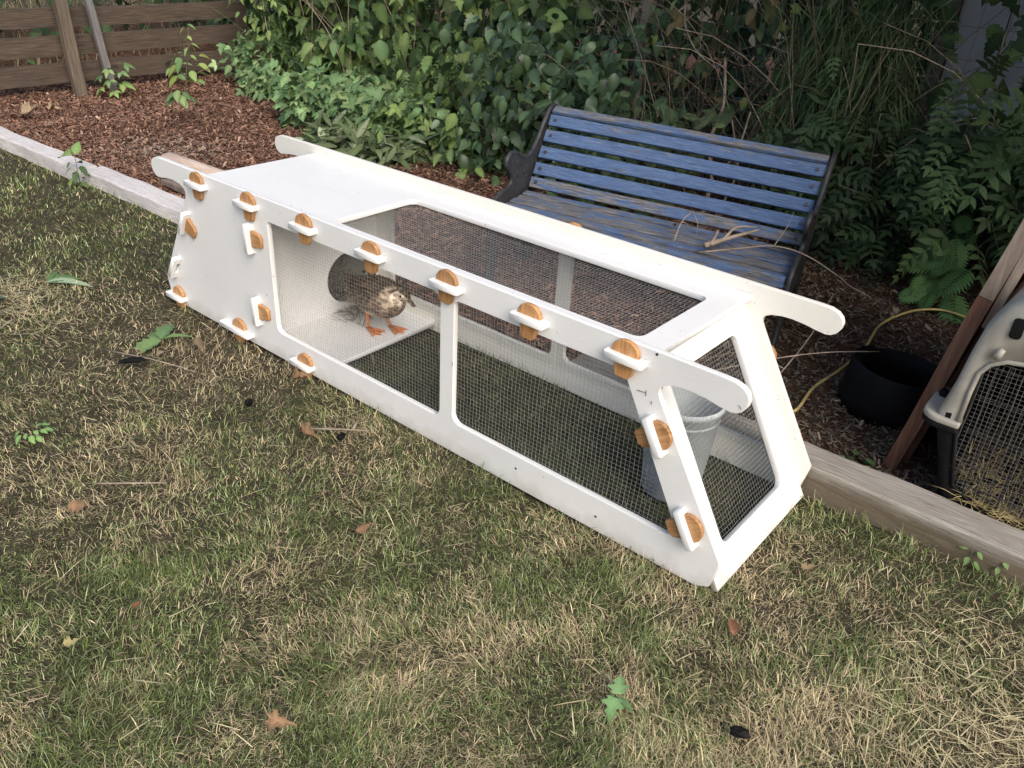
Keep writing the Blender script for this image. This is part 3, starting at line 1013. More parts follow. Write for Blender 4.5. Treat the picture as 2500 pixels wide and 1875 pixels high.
# straw bedding on the coop floor, seen through the hole
n = 4140
x = np.concatenate([rng.uniform(-1.15, -0.64, 4000), rng.normal(-0.53, 0.045, 140)]); y = np.concatenate([rng.uniform(0.05, 0.53, 4000), rng.normal(0.40, 0.05, 140)])
k = rng.uniform(0, 1, (n, 1))
cs = np.array([0.14, 0.10, 0.055]) * (1 - k) + np.array([0.36, 0.29, 0.17]) * k
hh = np.where(x < -0.64, rng.uniform(0, 1, n) ** .5 * np.clip((-0.60 - x) * 0.75, 0.02, 0.16), rng.uniform(0, 0.006, n))
st = blades(x, np.clip(y, .03, .53), 0.042 + hh, rng.uniform(0.03, 0.09, n), rng.uniform(0.002, 0.004, n), rng.uniform(1.2, 1.6, n), cs, None, 0.2)
bed = mobj('straw_bedding', np_mesh('straw_bedding', *st), M_grass)
tag(bed, 'straw bedding lying on the floor inside the coop', 'straw', kind='stuff')

# ------------------------------------------------------------------ timber edging
def timber(name, label, x0, x1, yfun, wdt, z0, z1, mat, seed, group='timbers edging the planting bed', cat='timber', rot=0.0, sag=0.0):
    nseg = max(4, int((x1 - x0) / 0.06))
    prof = fillet([(0, 0), (wdt, 0), (wdt, z1 - z0), (0, z1 - z0)], 0.008, 2)
    # extra points along the faces so that the surface can be uneven
    ring0 = []
    for i in range(len(prof)):
        a = Vector(prof[i]); b = Vector(prof[(i + 1) % len(prof)])
        m = max(1, int((b - a).length / 0.02))
        ring0 += [tuple(a + (b - a) * (j / m)) for j in range(m)]
    rings = []
    rnd = random.Random(seed)
    for i in range(nseg + 1):
        x = x0 + (x1 - x0) * i / nseg
        ex = (0.010 * rnd.random() if i in (0, nseg) else 0)
        rg = []
        for j, (a, b) in enumerate(ring0):
            dn = 0.0022 * math.sin(17 * x + seed + 40 * a) + 0.0022 * math.sin(7 * x + 31 * b + seed * 2) + 0.0015 * (rnd.random() - .5)
            cxn, czn = (a - wdt / 2), (b - (z1 - z0) / 2)
            l = math.hypot(cxn, czn)
            rg.append((x + ex * math.sin(9 * a + 5 * b + seed), yfun(x) + a + dn * cxn / l + rot * b, z0 + b + dn * czn / l + sag * math.sin(math.pi * i / nseg)))
        rings.append(rg)
    mb = MB(); mb.rings(rings)
    o = mb.build(name, mat, None, False)
    return tag(o, label, cat, group)


timber('edging_timber', 'grey weathered edging timber on the right, in front of the pet carrier', 0.35, 3.2, lambda x: 0.5775, 0.125, -0.03, 0.09, M_timber_r, 3)
timber('edging_timber', 'far bleached edging timber beside the lawn at the left edge', -6.2, -2.995, lambda x: 0.535 + 0.022 * x, 0.115, -0.03, 0.068, M_timber_l, 5)
timber('edging_timber', 'bleached edging timber ending behind the left end of the coop', -2.98, -1.42, lambda x: 0.520 + 0.012 * x, 0.130, -0.03, 0.066, M_timber_l, 8)
# the pale log chunk, the board scrap and a dark strip beside it
mb = MB()
pth = [(-2.70, 0.845, 0.115), (-2.66, 0.848, 0.122), (-2.35, 0.862, 0.118), (-2.0, 0.875, 0.112), (-1.55, 0.89, 0.105)]
rg = []
for i, p in enumerate(pth):
    sc = 0.62 if i == 0 else 1.0
    rg.append([(p[0], p[1] + sc * 0.062 * math.cos(t) * (1 + .12 * math.sin(3 * t + i)), p[2] + sc * 0.047 * math.sin(t) * (1 + .1 * math.cos(2 * t + i))) for t in [2 * math.pi * k / 16 for k in range(16)]])
mb.rings(rg)
tag(mb.build('log', M_log, None, True), 'short pale stripped log lying on the mulch behind the left handle', 'log')
mb = MB(); mb.box(-2.52, -2.02, 0.70, 0.765, 0.03, 0.055, Matrix.Rotation(R(1.5), 4, 'Y') @ Matrix.Translation((0, 0, -0.05)))
tag(mb.build('scrap_board', M_greywood, None), 'thin grey board scrap lying between the timber and the log', 'board')
mb = MB(); mb.box(-2.40, -1.95, 0.775, 0.80, 0.01, 0.075)
tag(mb.build('dark_strip', M_blackplastic, None), 'thin dark strip poking out beside the log', 'plastic strip')

# ------------------------------------------------------------------ bench
BP = Vector((0.118, 1.487, 0.367))
byaw, broll = 0.247, 0.026
BM = (Matrix.Translation(BP) @ Matrix.Rotation(byaw, 4, 'Z') @ Matrix.Rotation(broll, 4, 'Y'))
bench = thing('park_bench', 'weathered bench with flaking blue slats and black cast iron ends behind the coop', 'bench', tuple(BM @ Vector((0, 0, -0.40))))
rec = 0.585
bd = Vector((0, math.sin(rec), math.cos(rec)))         # up the backrest
bn = Vector((0, -math.cos(rec), math.sin(rec)))        # out of its face


def slat(o, u, n_, wdt, thk, wear, len_=1.2, seed=0):
    """board of width wdt along u, face normal n_, bottom edge at o"""
    mb = MB()
    rnd = random.Random(seed)
    prof = fillet([(0, 0), (wdt, 0), (wdt, thk), (0, thk)], 0.004, 2)
    rings = []
    for i in range(25):
        x = -len_ / 2 + len_ * i / 24
        dz = 0.0025 * math.sin(4 * x + seed) * 0.6
        rings.append([(x, 0, 0) for _ in prof])
        rings[-1] = [tuple(Vector((x, 0, 0)) + u * (a + 0.0012 * (rnd.random() - .5)) + n_ * (b - thk + dz + 0.001 * (rnd.random() - .5))) for a, b in prof]
    mb.rings(rings)
    o_ = mb.build('slat', M_bench, bench, False, BM @ Matrix.Translation(o))
    o_['wear'] = wear
    return o_


hs = [(0.0, 0.049, 0.13), (0.062, 0.117, 0.015), (0.139, 0.193, 0.0), (0.215, 0.271, 0.01), (0.290, 0.341, 0.035)]
back_slats = []
for i, (a, b, wr) in enumerate(hs):
    back_slats.append(slat(bd * a, bd, bn, b - a, 0.018, wr, 1.2, i))
u1 = Vector((0, 0.93, 0.37)).normalized(); n1 = Vector((0, -0.37, 0.93)).normalized()
slat(bd * 0.352 + Vector((0, 0.0, 0.004)), u1, n1, 0.045, 0.018, 0.13, 1.2, 9)
sy = 0.0
for i, (a, b, z) in enumerate([(0.014, 0.060, -0.012), (0.075, 0.126, -0.016), (0.143, 0.192, -0.012), (0.209, 0.258, -0.014), (0.276, 0.322, -0.020)]):
    slat(Vector((0, -b, z - 0.03 * b)), Vector((0, 1, 0.04)).normalized(), Vector((0, -0.04, 1)).normalized(), b - a, 0.018, (0.12, 0.15, 0.17, 0.13, 0.10)[i], 1.2, 20 + i)
o = slat(Vector((0, -0.338, -0.062)), Vector((0, 0.25, 0.97)).normalized(), Vector((0, -0.97, 0.25)).normalized(), 0.045, 0.018, 0.12, 1.2, 30)
iron = [(0.288, 0.293), (0.267, 0.307), (0.232, 0.311), (0.201, 0.301), (0.167, 0.271), (0.134, 0.235), (0.103, 0.195), (0.049, 0.150), (0.013, 0.131), (-0.033, 0.131), (-0.091, 0.156), (-0.131, 0.175),
        (-0.183, 0.181), (-0.212, 0.165), (-0.219, 0.145), (-0.184, 0.106), (-0.159, 0.087), (-0.153, 0.050), (-0.179, 0.034), (-0.249, 0.026), (-0.317, 0.010), (-0.345, -0.02), (-0.350, -0.08), (-0.318, -0.20),
        (-0.325, -0.30), (-0.372, -0.40), (-0.372, -0.43), (-0.318, -0.43), (-0.270, -0.30), (-0.262, -0.18), (-0.20, -0.10), (-0.08, -0.10), (0.0, -0.18), (0.045, -0.30), (0.10, -0.43), (0.155, -0.43), (0.150, -0.40),
        (0.105, -0.28), (0.075, -0.12), (0.062, -0.02), (0.088, 0.045), (0.118, 0.100), (0.140, 0.157), (0.176, 0.206), (0.218, 0.262), (0.281, 0.280)]
holes = []
for a, b, w_, h_ in ((-0.125, 0.140, .014, .022), (-0.085, 0.105, .012, .028), (-0.045, 0.085, .012, .024), (-0.10, 0.055, .012, .02), (-0.055, 0.035, .01, .02), (-0.01, 0.055, .01, .026), (-0.015, 0.1, .009, .016), (-.12, .095, .009, .014)):
    holes.append([(a + w_ / 2 * math.cos(2 * math.pi * k / 10), b + h_ / 2 * math.sin(2 * math.pi * k / 10)) for k in range(10)])
iron_me = plate(iron, holes, 0.014, frame((0, 0, 0), (0, 1, 0), (0, 0, 1), (1, 0, 0)), 0.003)
# raised rim round the casting
mbr = MB()
mbr.tube([(0, a, b) for a, b in iron] + [(0, iron[0][0], iron[0][1])], 0.0105, 6, False)
rim_me = mbr.mesh('rim')
for s in (-1, 1):
    e = mobj('iron_end', iron_me, M_iron, bench, BM @ Matrix.Translation((s * 0.617, 0, 0)))
    mobj('rim', rim_me, M_iron, e, BM @ Matrix.Translation((s * 0.617, 0, 0)), True)
mb = MB(); mb.tube([(0, 0, 0), tuple(bn * 0.005)], 0.0075, 8)
bolt_me = mb.mesh('bolt'); bolt_me.materials.append(M_iron)
for (a, b, wr), sl_ in zip(hs, back_slats):
    for s in (-1, 1):
        mobj('bolt', bolt_me, None, sl_, BM @ Matrix.Translation(bd * ((a + b) / 2) + Vector((s * 0.572, 0, 0))))


# ------------------------------------------------------------------ leaves
def blade_outline(kind):
    """outline of one leaf along +y, unit length: list of (x, y)"""
    if kind == 'ovate':
        ys = [0.0, .12, .3, .5, .7, .87, 1.0]; ws = [.02, .20, .32, .33, .25, .12, 0.0]
    elif kind == 'toothed':
        ys = [0.0, .08, .2, .25, .38, .43, .56, .61, .73, .78, .88, 1.0]; ws = [.02, .16, .28, .21, .33, .24, .31, .20, .23, .13, .12, 0.0]
    elif kind == 'lobed':
        ys = [0.06, -.06, .02, .14, .24, .36, .38, .46, .62, .72, 1.0]; ws = [.02, .17, .38, .29, .50, .52, .30, .19, .31, .17, 0.0]
    elif kind == 'lance':
        ys = [0.0, .1, .3, .55, .8, 1.0]; ws = [.02, .07, .115, .11, .065, 0.0]
    elif kind == 'thread':
        ys = [0.0, .5, 1.0]; ws = [.012, .018, 0.0]
    elif kind == 'simple':
        ys = [0.0, .40, 1.0]; ws = [.05, .32, 0.0]
    elif kind == 'leaflet':
        ys = [0.0, .15, .4, .7, 1.0]; ws = [.015, .13, .19, .13, 0.0]
    return ys, ws


def leaf_template(kind, fold=0.22, curl=0.25, twist=0.0):
    """numpy template: verts (n,3), quads/tris lists"""
    if kind == 'trifoliate':
        V, F = [], []
        t = leaf_template('toothed', 0.28, 0.3)
        for ang, sc, px_, py_ in ((0.0, 0.66, 0, 0.34), (1.15, 0.58, 0.02, 0.30), (-1.15, 0.58, -0.02, 0.30)):
            b = len(V)
            ca, sa = math.cos(ang), math.sin(ang)
            for v in t[0]:
                xx, yy = v[0] * sc, v[1] * sc
                V.append((px_ + ca * xx + sa * yy, py_ - sa * xx + ca * yy, v[2] * sc - 0.04))
            for f in t[1]: F.append(tuple(i + b for i in f))
        b = len(V)
        V += [(-0.008, 0, 0), (0.008, 0, 0), (0.006, 0.34, -0.03), (-0.006, 0.34, -0.03)]
        F.append((b, b + 1, b + 2, b + 3))
        return np.array(V), F
    if kind in ('pinnate', 'fern'):
        V, F = [], []
        npair = 4 if kind == 'pinnate' else 11
        t = leaf_template('leaflet' if kind == 'pinnate' else 'lance', 0.15, 0.2)
        def put(px, py, ang, sc, dz):
            b = len(V)
            ca, sa = math.cos(ang), math.sin(ang)
            for v in t[0]:
                xx, yy = v[0] * sc, v[1] * sc
                V.append((px + ca * xx + sa * yy, py - sa * xx + ca * yy, v[2] * sc + dz))
            for f in t[1]: F.append(tuple(i + b for i in f))
        for j in range(npair):
            yy = 0.16 + 0.66 * j / (npair - 1)
            dz = -0.22 * yy * yy
            sc = (0.42 - 0.06 * j if kind == 'pinnate' else 0.36 * math.sin(math.pi * min(0.97, 0.28 + 0.62 * j / npair)))
            for s in (-1, 1): put(0, yy, s * (1.05 - 0.05 * j + (.2 if kind == 'fern' else 0)), sc, dz)
        put(0, 0.80, 0, 0.36 if kind == 'pinnate' else 0.2, -0.16)
        b = len(V)
        for i in range(4):
            yy = i / 3 * 0.84
            V += [(-0.008, yy, -0.22 * yy * yy), (0.008, yy, -0.22 * yy * yy)]
        for i in range(3): F.append((b + 2 * i, b + 2 * i + 1, b + 2 * i + 3, b + 2 * i + 2))
        return np.array(V), F
    ys, ws = blade_outline(kind)
    V, F = [], []
    for y, w in zip(ys, ws):
        z = -curl * y * y
        V.append((0, max(0, y) if y > 0 else y, z))
        V.append((-w, y, z + fold * w)); V.append((w, y, z + fold * w))
    for i in range(len(ys) - 1):
        a, b = 3 * i, 3 * i + 3
        if i == len(ys) - 2:
            F += [(a, b, a + 1), (a, a + 2, b)]
        else:
            F += [(a, b, b + 1, a + 1), (a, a + 2, b + 2, b)]
    return np.array(V), F


TEMPL = {k: [leaf_template(k, f, c) for f, c in ((0.22, 0.18), (0.35, 0.35), (0.1, 0.5))] for k in ('ovate', 'toothed', 'lobed', 'lance', 'leaflet', 'pinnate', 'fern', 'simple', 'thread', 'trifoliate')}


for k_ in ('ovate', 'toothed', 'lobed'):
    L_ = []
    for v_ in range(3):
        tv, tf = leaf_template(k_, (0.75, 0.5, 1.0)[v_], (0.5, -0.3, 0.2)[v_])
        tv = tv.copy()
        tv[:, 0] *= (0.8, 0.9, 0.65)[v_]
        tv += rng.normal(0, 0.028, tv.shape)
        tv[:, 2] += 0.10 * np.sin(7 * tv[:, 1] + v_) * np.abs(tv[:, 0]) * 3
        L_.append((tv, tf))
    TEMPL['dry_' + k_] = L_


def basis(nrm, tip):
    nrm = nrm / np.linalg.norm(nrm, axis=1, keepdims=True)
    t = tip - nrm * np.sum(tip * nrm, 1, keepdims=True)
    t /= np.linalg.norm(t, axis=1, keepdims=True) + 1e-9
    b = np.cross(t, nrm)
    return b, t, nrm


def leaf_array(kinds, P, nrm, tip, size, colr):
    """many leaves as numpy arrays"""
    b, t, nn = basis(nrm, tip)
    parts = []
    which = rng.integers(0, 3, len(P))
    kk = rng.integers(0, len(kinds), len(P))
    for ki, kd in enumerate(kinds):
        for w_ in range(3):
            idx = np.where((kk == ki) & (which == w_))[0]
            if len(idx) == 0: continue
            tv, tf = TEMPL[kd][w_]
            V = (P[idx, None, :] + size[idx, None, None] * (tv[None, :, 0, None] * b[idx, None, :] + tv[None, :, 1, None] * t[idx, None, :] + tv[None, :, 2, None] * nn[idx, None, :]))
            m = len(tv)
            vein = np.where((np.arange(m) % 3 == 0) & (kd not in ('pinnate', 'fern')), 1.3, 0.95)
            C = (colr[idx][:, None, :] * vein[None, :, None]).reshape(-1, 3)
            off = (np.arange(len(idx)) * m)[:, None]
            q = [f for f in tf if len(f) == 4]; tr = [f for f in tf if len(f) == 3]
            Q = (off[:, None, :] + np.array(q)[None]).reshape(-1, 4) if q else None
            Tt = (off[:, None, :] + np.array(tr)[None]).reshape(-1, 3) if tr else None
            parts.append((V.reshape(-1, 3), Q, Tt, C))
    return merge(parts)


LEAFMESH = {}


def single_leaf_mesh(kind, v, c, mat):
    key = (kind, v, tuple(np.round(c, 3)), mat.name)
    if key not in LEAFMESH:
        tv, tf = TEMPL[kind][v]
        q = [f for f in tf if len(f) == 4]; tr = [f for f in tf if len(f) == 3]
        me = np_mesh('leaf', tv, q, tr, np.array([c]) * np.where((np.arange(len(tv)) % 3 == 0) & (kind not in ('pinnate', 'fern')), 1.3, 0.95)[:, None])
        me.materials.append(mat)
        LEAFMESH[key] = me
    return LEAFMESH[key]


def put_leaves(root, kinds, P, nrm, tip, size, palette, mat, n_single, name='foliage', eye=CAMP):
    """the nearest n_single leaves become parts of their own, the rest one joined part"""
    d = np.linalg.norm(P - np.array(eye), axis=1)
    order = np.argsort(d - size * 3)
    single, rest = order[:n_single], order[n_single:]
    pal = np.array(palette)
    if len(single):
        b, t, nn = basis(nrm[single], tip[single])
        for j, i in enumerate(single):
            c = palette[random.randrange(len(palette))]
            me = single_leaf_mesh(kinds[random.randrange(len(kinds))], random.randrange(3), c, mat)
            s = size[i]
            m = frame(P[i], b[j] * s, t[j] * s, nn[j] * s)
            mobj('leaf', me, None, root, m)
    if len(rest):
        cc = pal[rng.integers(0, len(pal), len(rest))] * rng.uniform(0.6, 1.55, (len(rest), 1))
        arr = leaf_array(kinds, P[rest], nrm[rest], tip[rest], size[rest], cc)
        o = mobj(name, np_mesh(name, *arr), mat, root)
        tag(o, kind='stuff')


def sprays(nclump, per, box, spread, front=(0, -1, 0)):
    """leaf positions in clumps within box"""
    x0, x1, y0, y1, z0, z1 = box
    c = np.stack([rng.uniform(x0, x1, nclump), y0 + (y1 - y0) * rng.uniform(0, 1, nclump) ** 1.5, rng.uniform(z0, z1, nclump)], -1)
    P = np.repeat(c, per, 0) + rng.normal(0, 1, (nclump * per, 3)) * np.array(spread)
    P[:, 2] = np.maximum(P[:, 2], 0.03)
    return P


def arching_stems(root, n_, box, mat, rmin=0.002, rmax=0.006, name='stem', droop=0.5, seed=1):
    rnd = random.Random(seed)
    x0, x1, y0, y1, z0, z1 = box
    for i in range(n_):
        p = Vector((rnd.uniform(x0, x1), rnd.uniform(y0, y1), 0.0))
        d = Vector((rnd.uniform(-.7, .7), rnd.uniform(-.5, .3), 1)).normalized()
        path = []
        L = rnd.uniform(z1 * 0.6, z1 * 1.2)
        m = 9
        for k in range(m):
            path.append(p.copy())
            p = p + d * (L / m)
            d = (d + Vector((rnd.uniform(-.13, .13), rnd.uniform(-.15, .09), -droop * 0.35 * k / m))).normalized()
            if p.z < 0.02: p.z = 0.02
        r0 = rnd.uniform(rmin, rmax)
        mb = MB(); mb.tube(path, [r0 * (1 - 0.6 * k / (m - 1)) for k in range(m)], 5)
        mb.build(name, mat, root, True)


def shrub(name, label, cat, box, kinds, palette, mat, n_clump, per, spread, size, n_single, stems=4, stemmat=None, group=None,
          nbase=(0, -0.75, 0.6), njit=0.5, tbase=(0, -0.25, -1.0), tjit=0.55, droop=0.5, seed=1):
    x0, x1, y0, y1, z0, z1 = box
    root = thing(name, label, cat, ((x0 + x1) / 2, (y0 + y1) / 2, 0), group)
    P = sprays(n_clump, per, box, spread)
    n_ = len(P)
    nrm = np.array(nbase) + rng.normal(0, njit, (n_, 3))
    tip = np.array(tbase) + rng.normal(0, tjit, (n_, 3))
    sz = rng.uniform(size[0], size[1], n_)
    put_leaves(root, kinds, P, nrm, tip, sz, palette, mat, n_single)
    if stems: arching_stems(root, stems, box, stemmat or M_darkstem, seed=seed, droop=droop)
    return root


G_MID = [(0.095, 0.150, 0.048), (0.135, 0.200, 0.066), (0.060, 0.105, 0.038), (0.205, 0.275, 0.10), (0.050, 0.088, 0.034), (0.165, 0.24, 0.07)]
G_LIGHT = [(0.21, 0.31, 0.10), (0.17, 0.27, 0.095), (0.13, 0.215, 0.08), (0.27, 0.35, 0.10)]
G_DARK = [(0.035, 0.065, 0.030), (0.048, 0.085, 0.036), (0.060, 0.10, 0.04)]
G_PALE = [(0.135, 0.225, 0.095), (0.17, 0.265, 0.115), (0.10, 0.175, 0.075), (0.215, 0.30, 0.13)]
G_YEL = [(0.22, 0.27, 0.07), (0.17, 0.22, 0.07), (0.28, 0.30, 0.09)]
G_BROWN = [(0.16, 0.13, 0.06), (0.12, 0.12, 0.05), (0.09, 0.12, 0.05)]

# deep mass of foliage behind everything, so that no sky shows between the shrubs
n = 14000
P = np.stack([rng.uniform(-8.5, 0.35, n), rng.uniform(4.15, 5.2, n), rng.uniform(0, 3.3, n)], -1)
P2 = np.stack([rng.uniform(-8.6, -6.4, 2600), rng.uniform(-1.0, 4.0, 2600), rng.uniform(0, 2.4, 2600)], -1)
P2 = P2[(P2[:, 2] > .55) | (rng.uniform(0, 1, 2600) < .55)]
P3 = np.stack([rng.uniform(0.3, 3.2, 4200), rng.uniform(2.95, 4.0, 4200), rng.uniform(0, 2.6, 4200)], -1)
wallgap = (P3[:, 0] > 0.35) & (P3[:, 2] > 0.55) & (rng.uniform(0, 1, len(P3)) < 0.96)
P3 = P3[~wallgap]
P = np.concatenate([P, P2, P3])
n = len(P)
cc = np.array(G_DARK)[rng.integers(0, 3, n)] * rng.uniform(0.7, 1.2, (n, 1))  # darkest greens only, so the gaps between shrubs read as deep shade
arr = leaf_array(['simple'], P, np.array([0, -.7, .6]) + rng.normal(0, .5, (n, 3)), np.array([0, -.2, -1.]) + rng.normal(0, .6, (n, 3)), rng.uniform(0.08, 0.17, n), cc)
o = mobj('undergrowth', np_mesh('undergrowth', *arr), M_leaf)
tag(o, 'dense dark undergrowth filling the space behind the wire fence', 'undergrowth', kind='stuff')

# --- hedge plants along the wire fence, left to right
shrub('climbing_vine', 'light green vine with lobed leaves hanging over the end of the board fence', 'vine', (-4.98, -4.35, 2.9, 3.5, 0.05, 1.9),
      ['lobed', 'toothed', 'toothed', 'ovate'], G_LIGHT + G_MID, M_leaf, 115, 11, (0.075, 0.06, 0.085), (0.05, 0.11), 180, 8, M_greenstem, seed=2)
shrub('bramble', 'bramble with mid green toothed leaves left of the pale leaf mound', 'bramble', (-4.45, -3.55, 2.9, 3.5, 0.03, 1.9),
      ['trifoliate', 'toothed', 'trifoliate', 'lobed'], G_MID + G_MID + G_LIGHT[:2], M_leaf, 105, 9, (0.085, 0.06, 0.08), (0.07, 0.17), 220, 14, M_twig, seed=3)
shrub('bramble', 'bramble with large pale leaves rising above the leaf mound', 'bramble', (-3.65, -2.75, 2.85, 3.45, 0.05, 1.9),
      ['trifoliate', 'toothed', 'trifoliate', 'ovate'], G_MID + G_MID + G_PALE[:2] + G_YEL[1:2], M_leaf, 95, 9, (0.085, 0.06, 0.08), (0.07, 0.18), 220, 14, M_twig, seed=4)
shrub('climbing_vine', 'dark vine with big lobed leaves hanging at the top centre', 'vine', (-2.85, -1.6, 2.95, 3.5, 0.42, 1.9),
      ['lobed', 'toothed', 'ovate'], G_MID + G_DARK + G_LIGHT[1:3], M_leaf, 66, 9, (0.08, 0.06, 0.07), (0.08, 0.165), 180, 12, M_darkstem, seed=5)
shrub('leafy_shrub', 'shrub with drooping compound leaves left of the bench', 'shrub', (-2.7, -1.55, 2.65, 3.25, 0.05, 0.60),
      ['pinnate', 'toothed', 'toothed'], G_MID + [(0.10, 0.13, 0.05)], M_leaf, 75, 9, (0.10, 0.08, 0.06), (0.07, 0.15), 170, 8, M_darkstem, seed=6)
shrub('ivy', 'glossy ivy with heart shaped leaves beside the upper left corner of the bench', 'ivy', (-1.75, -0.75, 2.25, 3.05, 0.05, 0.85),
      ['ovate', 'ovate', 'toothed'], [(0.040, 0.075, 0.036), (0.058, 0.10, 0.045), (0.080, 0.135, 0.06), (0.035, 0.062, 0.03)], M_glossleaf, 120, 9, (0.085, 0.075, 0.07), (0.05, 0.115), 190, 9, M_darkstem, seed=7)
shrub('feathery_weed', 'feathery green weed growing behind the top of the bench', 'weed', (-1.0, -0.2, 2.2, 2.6, 0.1, 0.60),
      ['thread', 'thread', 'fern'], [(0.05, 0.085, 0.038), (0.085, 0.12, 0.055)], M_leaf, 50, 15, (0.08, 0.07, 0.06), (0.06, 0.13), 60, 6, M_greenstem, nbase=(0, -.6, .8), tbase=(0, -.1, .7), tjit=.7, seed=8)
dry_bush = shrub('dry_bush', 'bush of bare tangled brown twigs with a few yellow leaves', 'bush', (-0.95, 0.35, 2.8, 3.4, 0.05, 1.8),
      ['toothed', 'ovate', 'lobed'], G_BROWN + G_YEL[:2] + G_DARK + G_DARK, M_leaf, 80, 7, (0.09, 0.07, 0.09), (0.04, 0.10), 130, 95, M_darkstem, droop=1.2, seed=9)
arching_stems(dry_bush, 45, (-0.95, 0.5, 2.7, 3.2, 0.05, 1.7), M_twig, 0.0015, 0.0042, seed=77, droop=1.3)
shrub('grassy_weed', 'clump of hanging dark green grassy stems right of the bench', 'weed', (0.05, 0.55, 2.75, 3.05, 0.15, 1.15),
      ['thread'], [(0.045, 0.08, 0.032), (0.065, 0.105, 0.042), (0.10, 0.13, 0.06)], M_leaf, 150, 34, (0.07, 0.06, 0.09), (0.10, 0.26), 60, 6, M_twig, nbase=(0.2, -.8, .3), tbase=(0, -.1, -1.2), tjit=.4, seed=10)
shrub('elder_bush', 'dark bush with long compound leaves hanging over the bare mulch', 'bush', (0.28, 1.0, 2.5, 2.95, 0.14, 0.72),
      ['pinnate'], [(0.050, 0.088, 0.038), (0.068, 0.112, 0.048), (0.035, 0.062, 0.028)], M_leaf, 46, 6, (0.10, 0.08, 0.08), (0.10, 0.24), 130, 12, M_darkstem, nbase=(0, -.5, .9), tbase=(0, -.9, -.55), seed=11)
shrub('elder_bush', 'dark bush with compound leaves above the leaning brown door', 'bush', (1.0, 1.75, 2.35, 2.95, 0.30, 0.95),
      ['pinnate'], [(0.065, 0.115, 0.045), (0.085, 0.14, 0.055), (0.04, 0.07, 0.03)], M_leaf, 36, 6, (0.10, 0.09, 0.08), (0.11, 0.25), 110, 10, M_twig, nbase=(0, -.5, .9), tbase=(0, -.9, -.55), seed=12)
shrub('fern', 'bright green fern beside the leaning brown door', 'fern', (1.06, 1.16, 2.33, 2.46, 0.10, 0.30),
      ['fern'], [(0.10, 0.205, 0.065), (0.125, 0.24, 0.08)], M_leaf, 6, 3, (0.03, 0.03, 0.04), (0.13, 0.22), 18, 0, None, nbase=(-.1, -.7, .8), njit=.3, tbase=(-.6, -.4, .1), tjit=.6, seed=13)
shrub('climbing_vine', 'dark vine with lobed leaves in front of the grey blue wall', 'vine', (0.40, 1.7, 2.95, 3.35, 0.45, 1.9),
      ['lobed', 'toothed'], G_DARK + G_MID[:1], M_leaf, 26, 8, (0.10, 0.07, 0.09), (0.06, 0.14), 130, 30, M_twig, droop=1.1, seed=14)
# --- low plants in front
shrub('leaf_mound', 'mound of pale soft green leaves spilling onto the mulch', 'ground cover', (-3.55, -2.45, 2.25, 3.0, 0.04, 0.32),
      ['trifoliate', 'lobed', 'toothed'], G_PALE, M_leaf, 130, 9, (0.08, 0.08, 0.05), (0.06, 0.135), 270, 0, None, nbase=(0.1, -.45, .95), njit=.45, tbase=(0, -.8, -.35), tjit=.7, seed=15)
shrub('leaf_mound', 'lower darker leaves between the pale mound and the bench', 'ground cover', (-2.55, -1.55, 2.35, 2.8, 0.03, 0.26),
      ['trifoliate', 'toothed', 'ovate'], G_MID + G_PALE[:2], M_leaf, 85, 8, (0.09, 0.08, 0.05), (0.055, 0.125), 200, 0, None, nbase=(0.1, -.5, .9), njit=.5, tbase=(0, -.8, -.35), tjit=.7, seed=16)
shrub('strap_leaved_plant', 'clump of arching narrow pale green leaves behind the far handle', 'plant', (-2.85, -2.02, 1.95, 2.32, 0.04, 0.13),
      ['lance', 'lance', 'leaflet'], [(0.10, 0.14, 0.06), (0.15, 0.19, 0.095), (0.085, 0.12, 0.052), (0.21, 0.25, 0.15)], M_leaf, 75, 8, (0.06, 0.06, 0.025), (0.08, 0.18), 230, 0, None, nbase=(0, -.3, 1), njit=.6, tbase=(0, -.5, -.05), tjit=.9, seed=17)
for bx, lb, sd in (((-4.55, -4.20, 2.55, 2.80, 0.04, 0.22), 'low leafy clump at the foot of the fence end post', 31),
                   ((-4.95, -4.55, 2.75, 3.1, 0.04, 0.40), 'pale green clump of leaves leaning on the fence end post', 32)):
    shrub('leafy_weed', lb, 'weed', bx, ['trifoliate', 'toothed', 'lobed'], G_PALE, M_leaf, 24, 8, (0.06, 0.05, 0.05), (0.05, 0.10), 60, 0, None, nbase=(.2, -.5, .9), tbase=(0, -.7, -.4), seed=sd)
# tall hedge added out of view on the right, blocking light to shade that corner
hedge = thing('hedge', 'tall leafy hedge added out of view beyond the right edge to shade the corner', 'hedge', (3.1, 2.6, 0))
n = 5200
P = np.stack([rng.uniform(2.55, 3.6, n), rng.uniform(1.05, 4.0, n), rng.uniform(0.02, 2.9, n)], -1)
cc = np.array(G_MID)[rng.integers(0, 5, n)]
arr = leaf_array(['simple'], P, np.array([-.5, -.2, .7]) + rng.normal(0, .5, (n, 3)), rng.normal(0, .6, (n, 3)) + np.array([0, 0, -.8]), rng.uniform(0.10, 0.18, n), cc)
tag(mobj('foliage', np_mesh('foliage', *arr), M_leaf, hedge), kind='stuff')
arching_stems(hedge, 8, (2.7, 3.4, 1.2, 3.8, 0, 2.6), M_darkstem, 0.01, 0.02, seed=44, droop=0.1)


